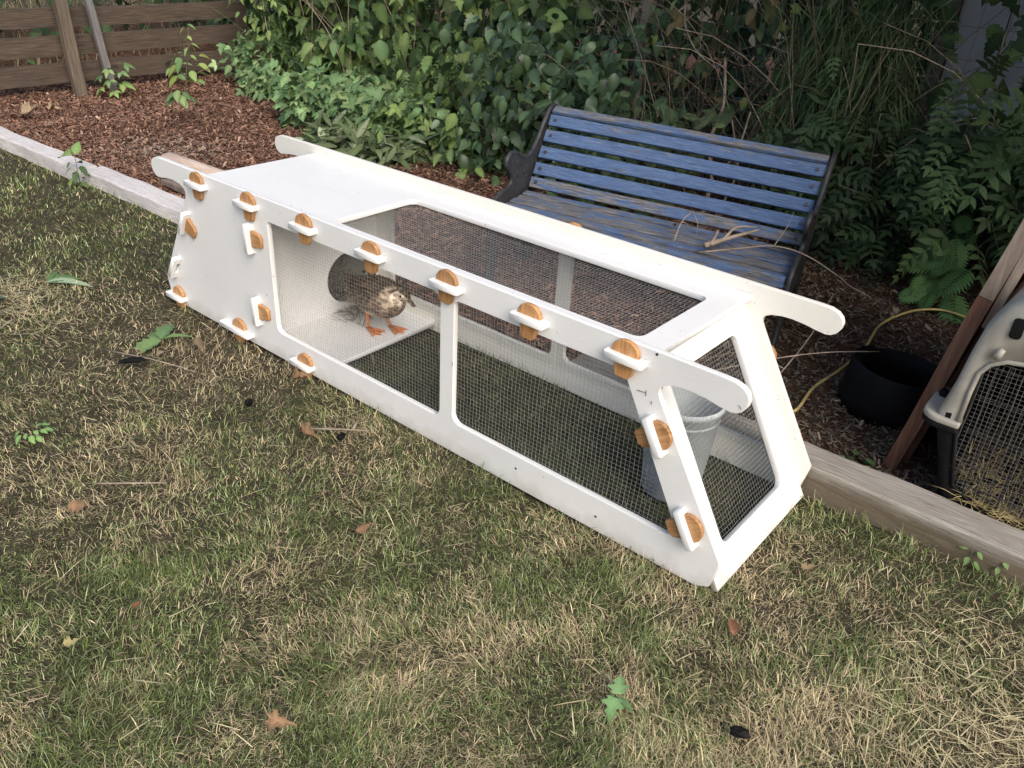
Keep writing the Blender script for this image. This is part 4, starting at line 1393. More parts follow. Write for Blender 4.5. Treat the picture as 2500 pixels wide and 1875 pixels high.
# ------------------------------------------------------------------ small plants, leaf by leaf
def small_plant(name, label, cat, base, leaves, stempts, mat=M_leaf, smat=None, r=0.003, group=None):
    """leaves: (position, normal, tip, size, kind, colour)"""
    root = thing(name, label, cat, base, group)
    for sp in stempts:
        mb = MB(); mb.tube(sp, [r * (1 - 0.5 * i / (len(sp) - 1)) for i in range(len(sp))], 6)
        mb.build('stem', smat or M_greenstem, root, True)
    for p, n_, t, s, kd, c in leaves:
        b, tt, nn = basis(np.array([n_], float), np.array([t], float))
        me = single_leaf_mesh(kd, random.randrange(3), c, mat)
        mobj('leaf', me, None, root, frame(p, b[0] * s, tt[0] * s, nn[0] * s))
    return root


def whorl(base, z0, z1, n_, size, kind, pal, spread=0.0, lean=(0, 0), droop=-0.2, seed=0, upn=1.0):
    rnd = random.Random(seed)
    out = []
    for i in range(n_):
        f = i / max(1, n_ - 1)
        a = i * 2.4 + rnd.uniform(-.3, .3)
        z = z0 + (z1 - z0) * f
        p = (base[0] + lean[0] * f + spread * math.cos(a), base[1] + lean[1] * f + spread * math.sin(a), z)
        t = (math.cos(a), math.sin(a), droop + rnd.uniform(-.25, .25))
        out.append((p, (math.cos(a) * .3 + rnd.uniform(-.3, .3), math.sin(a) * .3 - .3, upn), t, size * rnd.uniform(.7, 1.15), kind, pal[rnd.randrange(len(pal))]))
    return out


b0 = (-3.60, 1.65, 0.0)
lv = whorl((-3.72, 1.56), 0.20, 0.27, 11, 0.09, 'ovate', G_PALE + G_LIGHT[:1], 0.03, seed=1)
lv += whorl((-3.66, 1.60), 0.34, 0.50, 13, 0.095, 'ovate', G_LIGHT + G_YEL[:1], 0.07, (0.02, 0.02), seed=2)
lv += whorl((-3.63, 1.62), 0.50, 0.69, 9, 0.065, 'leaflet', G_LIGHT, 0.015, (0.0, 0.0), seed=3, droop=.2)
small_plant('sapling', 'thin young sapling with light green leaves growing in the mulch', 'sapling', b0, lv,
            [[b0, (-3.63, 1.62, 0.12), (-3.68, 1.585, 0.28), (-3.655, 1.60, 0.42), (-3.63, 1.62, 0.56), (-3.615, 1.63, 0.69)],
             [(-3.655, 1.6, .35), (-3.73, 1.56, .40), (-3.79, 1.54, .41)], [(-3.655, 1.6, .35), (-3.58, 1.66, .40), (-3.53, 1.69, .42)]], smat=M_darkstem, r=0.006)
small_plant('seedling', 'small mint green seedling in the middle of the mulch near the hedge', 'seedling', (-3.97, 2.52, 0), whorl((-3.97, 2.52), 0.06, 0.22, 9, 0.095, 'toothed', G_PALE, 0.02, seed=5),
            [[(-3.97, 2.52, 0), (-3.96, 2.51, .12), (-3.97, 2.5, .24)]], smat=M_darkstem)
small_plant('seedling', 'tiny pale seedling left of the mint green one by the hedge', 'seedling', (-4.42, 2.62, 0), whorl((-4.42, 2.62), 0.04, 0.12, 6, 0.075, 'toothed', G_PALE, 0.04, seed=6),
            [[(-4.42, 2.62, 0), (-4.41, 2.61, .12)]])
small_plant('broadleaf_weed', 'weed with broad pale leaves at the foot of the grey stake', 'weed', (-5.02, 1.69, 0), whorl((-5.02, 1.70), 0.06, 0.24, 12, 0.13, 'trifoliate', G_PALE + G_LIGHT[:1], 0.05, (0, 0.06), seed=7),
            [[(-5.02, 1.69, 0), (-5.03, 1.7, .12), (-5.02, 1.74, .24)]])
small_plant('broadleaf_weed', 'weed with rounded leaves in front of the lowest fence board', 'weed', (-5.12, 2.35, 0), whorl((-5.12, 2.35), 0.10, 0.26, 7, 0.12, 'ovate', G_PALE, 0.04, seed=8), [[(-5.12, 2.35, 0), (-5.12, 2.35, .26)]])
small_plant('dock_weed', 'tall weed with one big leaf growing against the bleached timber', 'weed', (-2.92, 0.44, 0),
            whorl((-2.92, .44), 0.02, 0.13, 11, 0.055, 'toothed', G_MID, 0.03, seed=9) + [((-2.94, .43, .16), (0.1, -.4, 1), (-.9, -.3, .15), 0.12, 'ovate', G_LIGHT[0]), ((-2.91, .44, .17), (0.6, -.5, .3), (.2, .1, 1), 0.075, 'ovate', G_LIGHT[1])],
            [[(-2.92, .44, 0), (-2.92, .44, .18)]])
small_plant('dandelion', 'dandelion with long notched leaves near the corner of the coop', 'dandelion', (-0.90, -0.235, 0),
            [((-0.90, -.235, .012), (0, -.3, 1), (-.8, -.15, .35), 0.15, 'lance', (0.14, 0.23, 0.09)), ((-0.90, -.235, .015), (.2, -.3, 1), (-.45, .55, .3), 0.11, 'toothed', (0.12, 0.20, 0.085)),
             ((-0.90, -.235, .012), (0, -.2, 1), (.3, .8, .25), 0.11, 'lance', (0.15, 0.25, 0.10)), ((-0.9, -.235, .01), (0, -.2, 1), (-.2, -.9, .2), 0.14, 'toothed', (0.17, 0.26, 0.10))], [])
small_plant('clover', 'clump of bright green clover leaves near the left edge of the lawn', 'clover', (-0.585, -0.825, 0), whorl((-0.585, -0.825), 0.025, 0.045, 14, 0.028, 'ovate', [(0.19, 0.32, 0.11), (0.14, 0.25, 0.09)], 0.03, seed=11, droop=.2), [])
small_plant('seedling', 'bright green lobed seedling standing in the lawn at the bottom', 'seedling', (1.245, -0.445, 0),
            [((1.243, -.435, .035), (-.1, -.4, 1), (-.45, .85, .1), 0.045, 'lobed', (0.22, 0.36, 0.15)), ((1.245, -.45, .035), (-.1, -.4, 1), (.15, -.95, .05), 0.048, 'lobed', (0.20, 0.34, 0.14)), ((1.25, -.445, .03), (0, -.2, 1), (.9, .1, -.1), 0.035, 'toothed', (0.09, 0.15, 0.06))],
            [[(1.245, -.445, -0.01), (1.245, -.443, .036)]], r=0.0015)
for px_, py_, lb, sd in ((1.69, 0.572, 'left one of two small round leaved weeds against the right timber', 13), (1.755, 0.585, 'right one of two small round leaved weeds against the right timber', 14)):
    small_plant('seedling', lb, 'weed', (px_, py_, 0), whorl((px_, py_), 0.02, 0.055, 6, 0.028, 'ovate', [(0.13, 0.20, 0.07), (0.16, 0.24, 0.09)], 0.012, seed=sd), [[(px_, py_, -0.01), (px_, py_, .055)]], r=0.0012)
small_plant('broadleaf_weed', 'weed with dark leaves on the mulch between the timber and the black coil', 'weed', (1.30, 0.80, 0), whorl((1.30, 0.80), 0.01, 0.04, 9, 0.055, 'toothed', G_MID, 0.03, seed=15), [])
small_plant('broadleaf_weed', 'flat broad leaves at the left edge of the lawn', 'weed', (-1.60, -0.60, 0), whorl((-1.60, -0.60), 0.02, 0.06, 9, 0.11, 'ovate', [(0.10, 0.18, 0.10), (0.13, 0.21, 0.12)], 0.03, seed=16), [])
small_plant('broadleaf_weed', 'dock with two long pale leaves above the bright straw at the left', 'weed', (-1.66, -0.30, 0),
            [((-1.66, -.30, .02), (0, -.3, 1), (.6, .55, .2), 0.17, 'lance', (0.26, 0.34, 0.22)), ((-1.66, -.30, .02), (0, -.3, 1), (.1, .9, .3), 0.13, 'toothed', (0.13, 0.21, 0.08)), ((-1.66, -.3, .02), (0, -.3, 1), (-.6, .6, .3), .12, 'lance', (.12, .2, .08))], [])

# fallen leaves, each one a thing
def fallen(label, p, size, kind, c, az, nz=(0, -0.15, 1), name='fallen_leaf', cat='leaf', mat=None, tmpl=1):
    b, t, nn = basis(np.array([nz], float), np.array([[math.cos(az), math.sin(az), 0.1]], float))
    c = tuple(np.array(c) * np.array([0.60, 0.60, 0.56]))
    size *= 0.74
    if p[1] < 0.5: p = (p[0], p[1], p[2] - 0.016)
    me = single_leaf_mesh('dry_' + kind, random.randrange(3), c, mat or M_deadleaf)
    o = mobj(name, me, None, None, frame(p, b[0] * size, t[0] * size, nn[0] * size))
    return tag(o, label, cat, 'fallen leaves lying about')


fallen('curled tan dead leaf on the lawn at the far left', (-0.17, -0.915, 0.042), 0.085, 'toothed', (0.36, 0.23, 0.14), 0.7, (0.4, -.6, .7))
fallen('ragged tan dead leaf in the grass at the bottom', (0.76, -0.955, 0.045), 0.075, 'lobed', (0.42, 0.27, 0.17), 0.4, (0.2, -.5, .8))
fallen('brown dead leaf on edge in the middle of the lawn', (0.44, -0.46, 0.036), 0.06, 'ovate', (0.27, 0.17, 0.11), 1.3, (0.7, -.5, .5))
fallen('reddish dead leaf in the dry grass below the coop end', (1.345, -0.10, 0.030), 0.065, 'ovate', (0.36, 0.18, 0.11), 2.2, (0.2, -.4, .8))
fallen('small orange dead leaf in the green grass', (0.275, -0.965, 0.042), 0.042, 'ovate', (0.36, 0.17, 0.09), -0.6)
fallen('yellow leaf in the grass at the bottom left', (0.285, -1.135, 0.042), 0.046, 'lobed', (0.58, 0.50, 0.24), 1.0)
fallen('tan leaf lying beside a stick near the middle of the coop', (-0.03, -0.27, 0.04), 0.085, 'lobed', (0.32, 0.20, 0.12), 0.2)
fallen('brown leaf tucked under the third floor tenon', (-0.35, -0.055, 0.03), 0.07, 'lobed', (0.30, 0.18, 0.11), 0.5, (0.1, -.7, .6))
fallen('long grey brown leaf on bare ground near the dandelion', (-0.80, -0.16, 0.03), 0.10, 'ovate', (0.30, 0.22, 0.15), -0.2)
fallen('grey dead leaf near the two small black scraps', (-0.78, -0.32, 0.03), 0.06, 'ovate', (0.34, 0.28, 0.21), 1.8)
fallen('pale tan leaf right of the coop corner', (1.375, 0.225, 0.035), 0.045, 'lobed', (0.42, 0.31, 0.18), 0.9)
fallen('brown dead leaf lying on the bench seat', tuple(BM @ Vector((0.10, -0.12, 0.006))), 0.055, 'ovate', (0.36, 0.22, 0.10), 1.7, (0, -.1, 1))
fallen('large pale curled leaf on the mulch at the left edge', (-4.60, 0.85, 0.05), 0.22, 'lobed', (0.50, 0.38, 0.25), 0.6, (0.1, -.4, .8))
fallen('smaller pale curled leaf right of the large one on the mulch', (-4.55, 1.02, 0.05), 0.12, 'lobed', (0.52, 0.40, 0.27), 1.4, (0.1, -.4, .8))
fallen('pale dead leaf on the mulch near the strap leaved plant', (-2.05, 2.20, 0.05), 0.14, 'toothed', (0.46, 0.36, 0.24), 0.2, (0, -.5, .8))
for i, (a, b) in enumerate(((-3.45, 1.10), (-3.30, 1.22), (-3.2, 1.02), (-3.05, 1.30), (-3.38, 1.35))):
    fallen('pale dried leaf in the grey patch of litter near the sapling', (a, b, 0.035), 0.06 + .01 * (i % 3), 'toothed', (0.42, 0.34, 0.25), i * 1.3, (0.1, -.3, 1))
for i in range(18):
    a, b = random.uniform(0.45, 1.28), random.uniform(0.95, 2.45)
    fallen('brown dead leaf on the dim mulch right of the bench', (a, b, 0.035), random.uniform(0.04, 0.09), random.choice(['toothed', 'ovate', 'lobed']), random.choice([(0.28, 0.21, 0.14), (0.20, 0.14, 0.085), (0.36, 0.29, 0.21)]), random.uniform(0, 6), (random.uniform(-.3, .3), random.uniform(-.4, .1), 1))


# black scraps and sticks on the lawn
def lump(name, label, cat, p, s, mat, group=None, seed=0):
    bm = bmesh.new(); bmesh.ops.create_icosphere(bm, subdivisions=2, radius=1.0)
    rnd = random.Random(seed)
    for v in bm.verts:
        v.co *= 0.75 + 0.5 * rnd.random()
    me = bpy.data.meshes.new(name); bm.to_mesh(me); bm.free()
    o = mobj(name, me, mat, None, Matrix.Translation(p) @ Matrix.Rotation(rnd.uniform(0, 3), 4, 'Z') @ Matrix.Diagonal((s[0], s[1], s[2], 1)), False)
    return tag(o, label, cat, group)


SG = 'black scraps on the lawn'
lump('plastic_scrap', 'black scrap near the bottom edge of the lawn', 'scrap', (1.475, -0.345, 0.03), (0.020, 0.013, 0.009), M_blackplastic, SG, 1)
lump('plastic_scrap', 'flat black scrap on the lawn below the dandelion', 'scrap', (-0.79, -0.405, 0.03), (0.045, 0.016, 0.008), M_blackplastic, SG, 2)
lump('plastic_scrap', 'small black scrap in the grass near the middle of the coop', 'scrap', (-0.27, -0.292, 0.035), (0.014, 0.012, 0.012), M_blackplastic, SG, 3)
lump('plastic_scrap', 'black scrap beside the short stick', 'scrap', (0.09, -0.215, 0.035), (0.016, 0.012, 0.010), M_blackplastic, SG, 4)
for lb, pth, r_ in (('short upright stick in the grass in front of the coop', [(0.085, -0.165, 0.035), (0.062, -0.12, 0.045)], 0.005),
                    ('longer pale stick lying in the grass in front of the coop', [(-0.02, -0.26, 0.035), (0.08, -0.19, 0.045), (0.13, -0.14, 0.04)], 0.004),
                    ('thin dry stalk lying on the lawn at the left', [(-0.9, -0.42, 0.03), (-0.75, -0.36, 0.035), (-0.6, -0.31, 0.035)], 0.0025),
                    ('pale stalk lying in the dark grass at the left', [(-0.19, -0.83, 0.045), (-0.05, -0.70, 0.05)], 0.0028)):
    mb = MB(); mb.tube(pth, [r_] + [r_ * .7] * (len(pth) - 1), 6)
    tag(mb.build('stick', M_twig, None, True), lb, 'stick', 'sticks on the lawn')

# ------------------------------------------------------------------ board fence at the back left
fx = -5.30
fence = thing('board_fence', 'low brown board fence with three horizontal boards at the upper left', 'fence', (fx, 1.0, 0))
for i, (z0, z1) in enumerate(((0.49, 0.628), (0.285, 0.432), (0.08, 0.228))):
    for (ya, yb) in ((-2.4, 0.62), (0.63, 3.10)):
        rings = []
        for k in range(22):
            yy = ya + (yb - ya) * k / 21
            dz = 0.004 * math.sin(2.1 * yy + i * 2) - 0.008 * (yy - 2) * (0.25 if i else 0.0)
            dx = 0.004 * math.sin(3 * yy + i)
            rings.append([(fx + dx - 0.012, yy, z0 + dz), (fx + dx + 0.012, yy, z0 + dz), (fx + dx + 0.012, yy, z1 + dz), (fx + dx - 0.012, yy, z1 + dz)])
        mb = MB(); mb.rings(rings)
        mb.build('board', M_fence, fence)
for yy, hgt in ((0.60, 0.9), (3.13, 0.62), (-1.9, 0.9)):
    mb = MB(); mb.box(fx - 0.10 if yy < 3 else fx - .045, fx - 0.016 if yy < 3 else fx + 0.045, yy - 0.045, yy + 0.045, -0.05, hgt)
    mb.build('post', M_fence, fence)


def stake(label, b, t, w1, w2, mat):
    mb = MB()
    b, t = Vector(b), Vector(t)
    rings = []
    for k in range(9):
        p = b + (t - b) * k / 8
        j = 0.003 * math.sin(5 * k + b.y)
        rings.append([(p.x - w2 + j, p.y - w1, p.z), (p.x + w2 + j, p.y - w1, p.z), (p.x + w2, p.y + w1 + j, p.z), (p.x - w2, p.y + w1 + j, p.z)])
    mb.rings(rings)
    return tag(mb.build('stake', mat, None), label, 'stake', 'stakes in front of the board fence')


stake('brown rough stake standing in front of the board fence', (-5.15, 1.52, -0.03), (-5.17, 1.50, 0.95), 0.043, 0.03, M_stake)
stake('thin grey stake leaning in front of the board fence', (-5.15, 1.79, -0.03), (-5.18, 1.70, 0.95), 0.026, 0.02, M_greystake)

# ------------------------------------------------------------------ wire fence and its post
wf = thing('wire_fence', 'rusty thin wire fence running through the hedge', 'fence', (-1.5, 3.12, 0))
mb = MB()
for z in np.arange(0.08, 1.5, 0.145):
    mb.tube([(xx, 3.12 + 0.012 * math.sin(3 * xx + z), z + 0.008 * math.sin(2 * xx + 3 * z)) for xx in np.arange(-4.6, 3.0, 0.19)], 0.0016, 4, False)
for xx in np.arange(-4.5, 3.0, 0.155):
    mb.tube([(xx + 0.01 * math.sin(7 * z), 3.12 + 0.012 * math.sin(3 * xx + z), z) for z in np.arange(0.02, 1.5, 0.145)], 0.0016, 4, False)
tag(mb.build('wire', M_oldwire, wf), kind='stuff')
mb = MB()
mb.tube([(-1.02, 3.02, -0.05), (-0.985, 3.02, 0.5), (-0.965, 3.02, 1.0), (-0.95, 3.02, 1.9)], [0.045, 0.043, 0.042, 0.04], 10)
tag(mb.build('fence_post', M_post, None, True), 'grey round wooden post standing in the hedge behind the bench', 'post')

# ------------------------------------------------------------------ grey blue shed behind the hedge
shed = thing('shed', 'grey blue shed wall with brown corner trim glimpsed behind the hedge', 'shed', (2.2, 4.9, 0))
for i in range(14):
    x0 = 0.47 + 0.26 * i
    mb = MB(); mb.box(x0, x0 + 0.252, 4.02, 4.05, 0.05, 2.6)
    mb.build('siding_board', M_shedwall, shed)
mb = MB(); mb.box(0.47, 4.1, 4.055, 6.0, 0.0, 2.6); mb.build('wall', M_shedwall, shed)
mb = MB(); mb.box(0.385, 0.465, 3.985, 4.075, 0.0, 2.6); mb.build('corner_trim', M_shedtrim, shed)
mb = MB(); mb.box(0.20, 4.4, 3.55, 6.4, 2.6, 2.72); mb.build('roof', M_shedtrim, shed)

# ------------------------------------------------------------------ unseen tree, its crown added above the view to shade the corner
tree = thing('tree', 'unseen leafy tree added to shade the dark corner behind the bench', 'tree', (1.9, 3.45, 0))
mb = MB()
mb.tube([(1.95, 3.45, -0.1), (1.92, 3.4, 0.8), (1.85, 3.3, 1.7), (1.7, 3.1, 2.4), (1.5, 2.9, 3.1)], [0.09, 0.075, 0.065, 0.05, 0.03], 9)
mb.tube([(1.85, 3.3, 1.7), (1.3, 2.8, 2.2), (0.7, 2.5, 2.5)], [0.04, 0.03, 0.015], 7)
mb.tube([(1.85, 3.3, 1.7), (2.3, 2.6, 2.2), (2.5, 2.2, 2.5)], [0.04, 0.03, 0.015], 7)
mb.build('trunk', M_darkstem, tree, True)
n = 8500
u = rng.normal(0, 1, (n, 3)); u /= np.linalg.norm(u, axis=1, keepdims=True)
P = np.array([1.25, 2.70, 2.40]) + u * (rng.uniform(0.25, 1, (n, 1)) ** 0.5) * np.array([2.0, 1.35, 0.70])
cc = np.array(G_MID)[rng.integers(0, 4, n)]
arr = leaf_array(['simple'], P, np.array([0, 0, 1.]) + rng.normal(0, .5, (n, 3)), rng.normal(0, 1, (n, 3)) + np.array([0, 0, -.5]), rng.uniform(0.09, 0.16, n), cc)
tag(mobj('crown', np_mesh('crown', *arr), M_leaf, tree), kind='stuff')

# ------------------------------------------------------------------ black coil, hose
mb = MB()
rings = []
turns, m = 2.6, 130
for i in range(m + 1):
    f = i / m
    a = 2 * math.pi * turns * f + 2.5
    rad = 0.160 - 0.030 * f
    zt = 0.172 - 0.012 * math.sin(a + .5) - 0.018 * f
    tap = 0.016
    dx, dy = math.cos(a), math.sin(a)
    cx0, cy0 = 1.262, 1.262
    rings.append([(cx0 + dx * (rad + tap), cy0 + dy * (rad + tap), 0.0), (cx0 + dx * (rad + tap + .002), cy0 + dy * (rad + tap + .002), 0.05), (cx0 + dx * (rad + .004), cy0 + dy * (rad + .004), zt - .006), (cx0 + dx * rad, cy0 + dy * rad, zt),
                  (cx0 + dx * (rad - .005), cy0 + dy * (rad - .005), zt - .006), (cx0 + dx * (rad + tap - .006), cy0 + dy * (rad + tap - .006), 0.0)])
mb.rings(rings)
tag(mb.build('edging_coil', M_blackplastic, None, True), 'round coil of black plastic lawn edging on the mulch', 'coil')


def smooth_path(pts, n_=8):
    P = [Vector(p) for p in pts]
    P = [P[0] * 2 - P[1]] + P + [P[-1] * 2 - P[-2]]
    out = []
    for i in range(1, len(P) - 2):
        for k in range(n_):
            t = k / n_
            out.append(0.5 * ((2 * P[i]) + (P[i + 1] - P[i - 1]) * t + (2 * P[i - 1] - 5 * P[i] + 4 * P[i + 1] - P[i + 2]) * t * t + (3 * P[i] - P[i - 1] - 3 * P[i + 1] + P[i + 2]) * t ** 3))
    out.append(P[-2])
    return out


mb = MB()
mb.tube(smooth_path([(0.98, 0.80, 0.02), (1.02, 0.93, 0.022), (1.037, 0.99, 0.022), (1.015, 1.19, 0.014), (1.03, 1.40, 0.008), (1.045, 1.62, 0.03), (1.02, 1.86, 0.035), (1.045, 2.06, 0.03), (1.10, 2.20, 0.028), (1.20, 2.26, 0.03), (1.42, 2.20, 0.03), (1.7, 2.1, 0.02)]), 0.0054, 8)
tag(mb.build('garden_hose', M_hose, None, True), 'yellow garden hose curving over the mulch behind the black coil', 'hose')

# ------------------------------------------------------------------ leaning brown door
door = thing('leaning_door', 'old red brown wooden door leaning on edge against the pet carrier', 'door', (1.385, 1.2, 0))
lean = math.atan2(0.128, 0.84)
LM = Matrix.Translation((1.363, 0.868, 0.0)) @ Matrix.Rotation(lean, 4, 'Y')
def lbox(name, x0, x1, y0, y1, z0, z1, mat):
    mb = MB()
    rings = []
    for k in range(15):
        z = z0 + (z1 - z0) * k / 14
        j = 0.0018 * math.sin(9 * z + x0 * 90) ; j2 = 0.0018 * math.sin(14 * z + y0 * 30)
        rings.append([LM @ Vector((x0 + j, y0 + j2, z)), LM @ Vector((x1 + j, y0 - j2, z)), LM @ Vector((x1, y1, z)), LM @ Vector((x0, y1, z))])
    mb.rings(rings)
    return mb.build(name, mat, door)
lbox('stile', 0.0, 0.040, 0.0, 0.10, 0.0, 0.62, M_redwood)
lbox('stile', 0.001, 0.039, 0.001, 0.10, 0.622, 1.35, M_greywood)
lbox('panel', 0.012, 0.027, 0.10, 0.66, 0.04, 1.3, M_redwood)
lbox('stile', 0.0, 0.040, 0.66, 0.76, 0.0, 1.35, M_redwood)
lbox('rail', 0.0015, 0.0385, 0.10, 0.66, 0.0, 0.14, M_redwood)
lbox('moulding', 0.0425, 0.064, 0.012, 0.045, 0.54, 1.33, M_greywood)
lbox('moulding', 0.0425, 0.058, 0.06, 0.085, 0.02, 1.2, M_redwood)

# ------------------------------------------------------------------ pet carrier
carrier = thing('pet_carrier', 'grey and black plastic pet carrier with a wire door at the right edge', 'pet carrier', (1.80, 1.2, 0.0))
XC = 1.815
YF0 = 0.735
low = [(1.560, 0.012), (1.545, 0.06), (1.522, 0.15), (1.476, 0.285)]
upp = [(1.472, 0.298), (1.490, 0.40), (1.500, 0.50), (1.512, 0.58), (1.545, 0.655), (1.60, 0.70), (1.68, 0.722), (1.80, 0.73)]
dl = [(1.640, 0.080), (1.576, 0.115), (1.564, 0.161), (1.536, 0.287)]
du = [(1.534, 0.300), (1.534, 0.40), (1.538, 0.460), (1.556, 0.492), (1.59, 0.512), (1.65, 0.522), (1.72, 0.525), (1.80, 0.525)]
full = lambda L: L + [(2 * XC - a, b) for a, b in reversed(L)]


def shrink(L, f, zc):
    return [(XC + (a - XC) * f, zc + (b - zc) * f) for a, b in L]


def carr(name, outer, inner, zc, mat):
    o_, i_ = full(outer), full(inner)
    ys = [(i_, YF0 + 0.022), (i_, YF0 + 0.004), (shrink(o_, 0.965, zc), YF0), (shrink(o_, 0.99, zc), YF0 + 0.012), (o_, YF0 + 0.04), (o_, YF0 + 0.45), (shrink(o_, 0.985, zc), YF0 + 0.82), (shrink(o_, 0.93, zc), YF0 + 0.88)]
    rings = [[(a, y, b) for a, b in L] for L, y in ys]
    mb = MB(); mb.rings(rings, False, True, False)
    return mb.build(name, mat, carrier, True)


up_sh = carr('upper_shell', upp, du, 0.30, M_shellgrey)
lo_sh = carr('lower_shell', list(reversed(low)), list(reversed(dl)), 0.29, M_blackplastic)
mb = MB(); mb.box(1.55, 2 * XC - 1.55, YF0 + 0.03, YF0 + 0.86, 0.012, 0.02); mb.build('floor', M_blackplastic, carrier)
# raised frame round the door
mb = MB(); mb.tube([(a, YF0 + 0.002, b) for a, b in full(du)], 0.0065, 6); mb.build('door_frame', M_shellgrey, carrier, True)
mb = MB(); mb.tube([(a, YF0 + 0.002, b) for a, b in reversed(dl)] + [(2 * XC - a, YF0 + 0.002, b) for a, b in dl], 0.006, 6); mb.build('door_frame', M_blackplastic, carrier, True)
rimo = fillet([(1.442, YF0 - 0.012), (2 * XC - 1.442, YF0 - 0.012), (2 * XC - 1.442, YF0 + 0.86), (1.442, YF0 + 0.86)], 0.05)
rimh = fillet([(1.492, YF0 + 0.03), (2 * XC - 1.492, YF0 + 0.03), (2 * XC - 1.492, YF0 + 0.82), (1.492, YF0 + 0.82)], 0.04)
rimo_c = [(a, b) for a, b in rimo]
# the rim stops at the door opening: two C-shaped halves
def half_rim(sgn):
    o = fillet([(1.537, YF0 - 0.010), (1.442, YF0 - 0.010), (1.442, YF0 + 0.86), (1.56, YF0 + 0.86), (1.56, YF0 + 0.82), (1.488, YF0 + 0.82), (1.488, YF0 + 0.03), (1.537, YF0 + 0.03)], [0.004, 0.055, 0.05, 0.004, 0.004, 0.02, 0.02, 0.004])
    if sgn < 0: o = [(2 * XC - a, b) for a, b in reversed(o)]
    return o
for sgn in (1, -1):
    mobj('rim', plate(half_rim(sgn), [], 0.018, Matrix.Translation((0, 0, 0.2985)), 0.004), M_shellgrey, up_sh)
    mobj('rim', plate(half_rim(sgn), [], 0.016, Matrix.Translation((0, 0, 0.2805)), 0.003), M_blackplastic, lo_sh)
for px_, py_ in ((1.505, 0.747), (1.462, 0.86), (1.462, 1.15), (2 * XC - 1.505, .747)):
    mb = MB(); mb.tube([(px_, py_, 0.306), (px_, py_, 0.322), (px_, py_, .326)], [0.0135, 0.0135, 0.010], 6); mb.build('nut', M_blackplastic, up_sh)
mb = MB(); mb.tube([(1.563, YF0 - 0.006, 0.515), (1.566, YF0 - 0.012, 0.532), (1.572, YF0 - 0.008, 0.545)], [0.008, 0.010, 0.007], 8); mb.build('peg', M_shellgrey, up_sh, True)
for vx in (1.585, 1.70, 1.90):
    vent = MB()
    vo = fillet([(-0.012, -0.026), (0.012, -0.026), (0.012, 0.026), (-0.012, 0.026)], 0.008)
    mm = frame((vx - .002, YF0 - 0.001, 0.605), (1, 0.05, 0), (0, 0.0, 1), (0, -1, 0))
    mobj('vent', plate(vo, [], 0.006, mm, 0.002), M_blackplastic, up_sh)
# wire door: black bars with hardware cloth over them
cd = MB()
bars = MB()
def door_z(x):
    lo_z = np.interp(x, [1.538, 1.564, 1.576, 1.64, 1.8], [0.27, 0.161, 0.115, 0.08, 0.08])
    hi_z = np.interp(x, [1.534, 1.538, 1.556, 1.59, 1.65, 1.8], [0.36, 0.46, 0.492, 0.512, 0.522, 0.525])
    return lo_z, hi_z
xx = 1.545
while xx < 2 * XC - 1.545:
    xm = xx if xx <= XC else 2 * XC - xx
    a, b = door_z(xm)
    bars.tube([(xx, YF0 + 0.006, a), (xx, YF0 + 0.006, b)], 0.0024, 5)
    xx += 0.030
for z in (0.125, 0.19, 0.287, 0.39, 0.48):
    bars.tube([(1.556 if z > .15 else 1.58, YF0 + 0.0105, z), (2 * XC - 1.545, YF0 + 0.0105, z)], 0.0022, 5)
bars.build('door_bars', M_blackwire, carrier)
xx = 1.548
i = 0
while xx < 2 * XC - 1.55:
    xm = xx if xx <= XC else 2 * XC - xx
    a, b = door_z(xm)
    cd.tube([(xx + 0.0015 * math.sin(20 * z + i), YF0 + 0.0005, z) for z in np.linspace(a + .012, b - .012, 9)], 0.00042, 3, False)
    xx += PITCH; i += 1
z = 0.095
while z < 0.515:
    cd.tube([(x_, YF0 - 0.0007, z + 0.0015 * math.sin(16 * x_ + z * 50)) for x_ in np.linspace(1.552 if z > .16 else (1.585 if z > .11 else 1.64), 2 * XC - 1.552, 14)], 0.00042, 3, False)
    z += PITCH
tag(cd.build('wire_mesh', M_oldwire, carrier), kind='stuff')
# straw inside and on the sill
n = 1500
x = np.concatenate([rng.uniform(1.56, 2.05, 1300), rng.uniform(1.60, 1.95, 200)]); y = np.concatenate([rng.uniform(YF0 + 0.03, YF0 + 0.6, 1300), rng.normal(YF0 + 0.002, 0.012, 200)])
z0 = np.concatenate([rng.uniform(0.03, 0.16, 1300) * (1 - 0.6 * rng.uniform(0, 1, 1300)), rng.uniform(0.080, 0.094, 200)])
k = rng.uniform(0, 1, (n, 1))
cs = np.array([0.26, 0.20, 0.09]) * (1 - k) + np.array([0.58, 0.47, 0.22]) * k
st = blades(x, y, z0, rng.uniform(0.03, 0.08, n), rng.uniform(0.002, 0.004, n), rng.uniform(1.1, 1.6, n), cs, None, 0.2)
tag(mobj('straw_bedding', np_mesh('straw_bedding', *st), M_grass), 'straw bedding spilling over the sill of the pet carrier', 'straw', kind='stuff')

# ------------------------------------------------------------------ dry brambles over the bench and the mulch
def branch(label, paths, r_, mat=M_twig, name='dry_branch'):
    root = thing(name, label, 'branch', tuple(paths[0][0]))
    for i, p in enumerate(paths):
        sp = smooth_path(p, 5)
        mb = MB(); mb.tube(sp, [(r_ if i == 0 else r_ * 0.6) * (1 - 0.55 * k / len(sp)) for k in range(len(sp))], 6)
        mb.build('twig', mat, root, True)
    return root


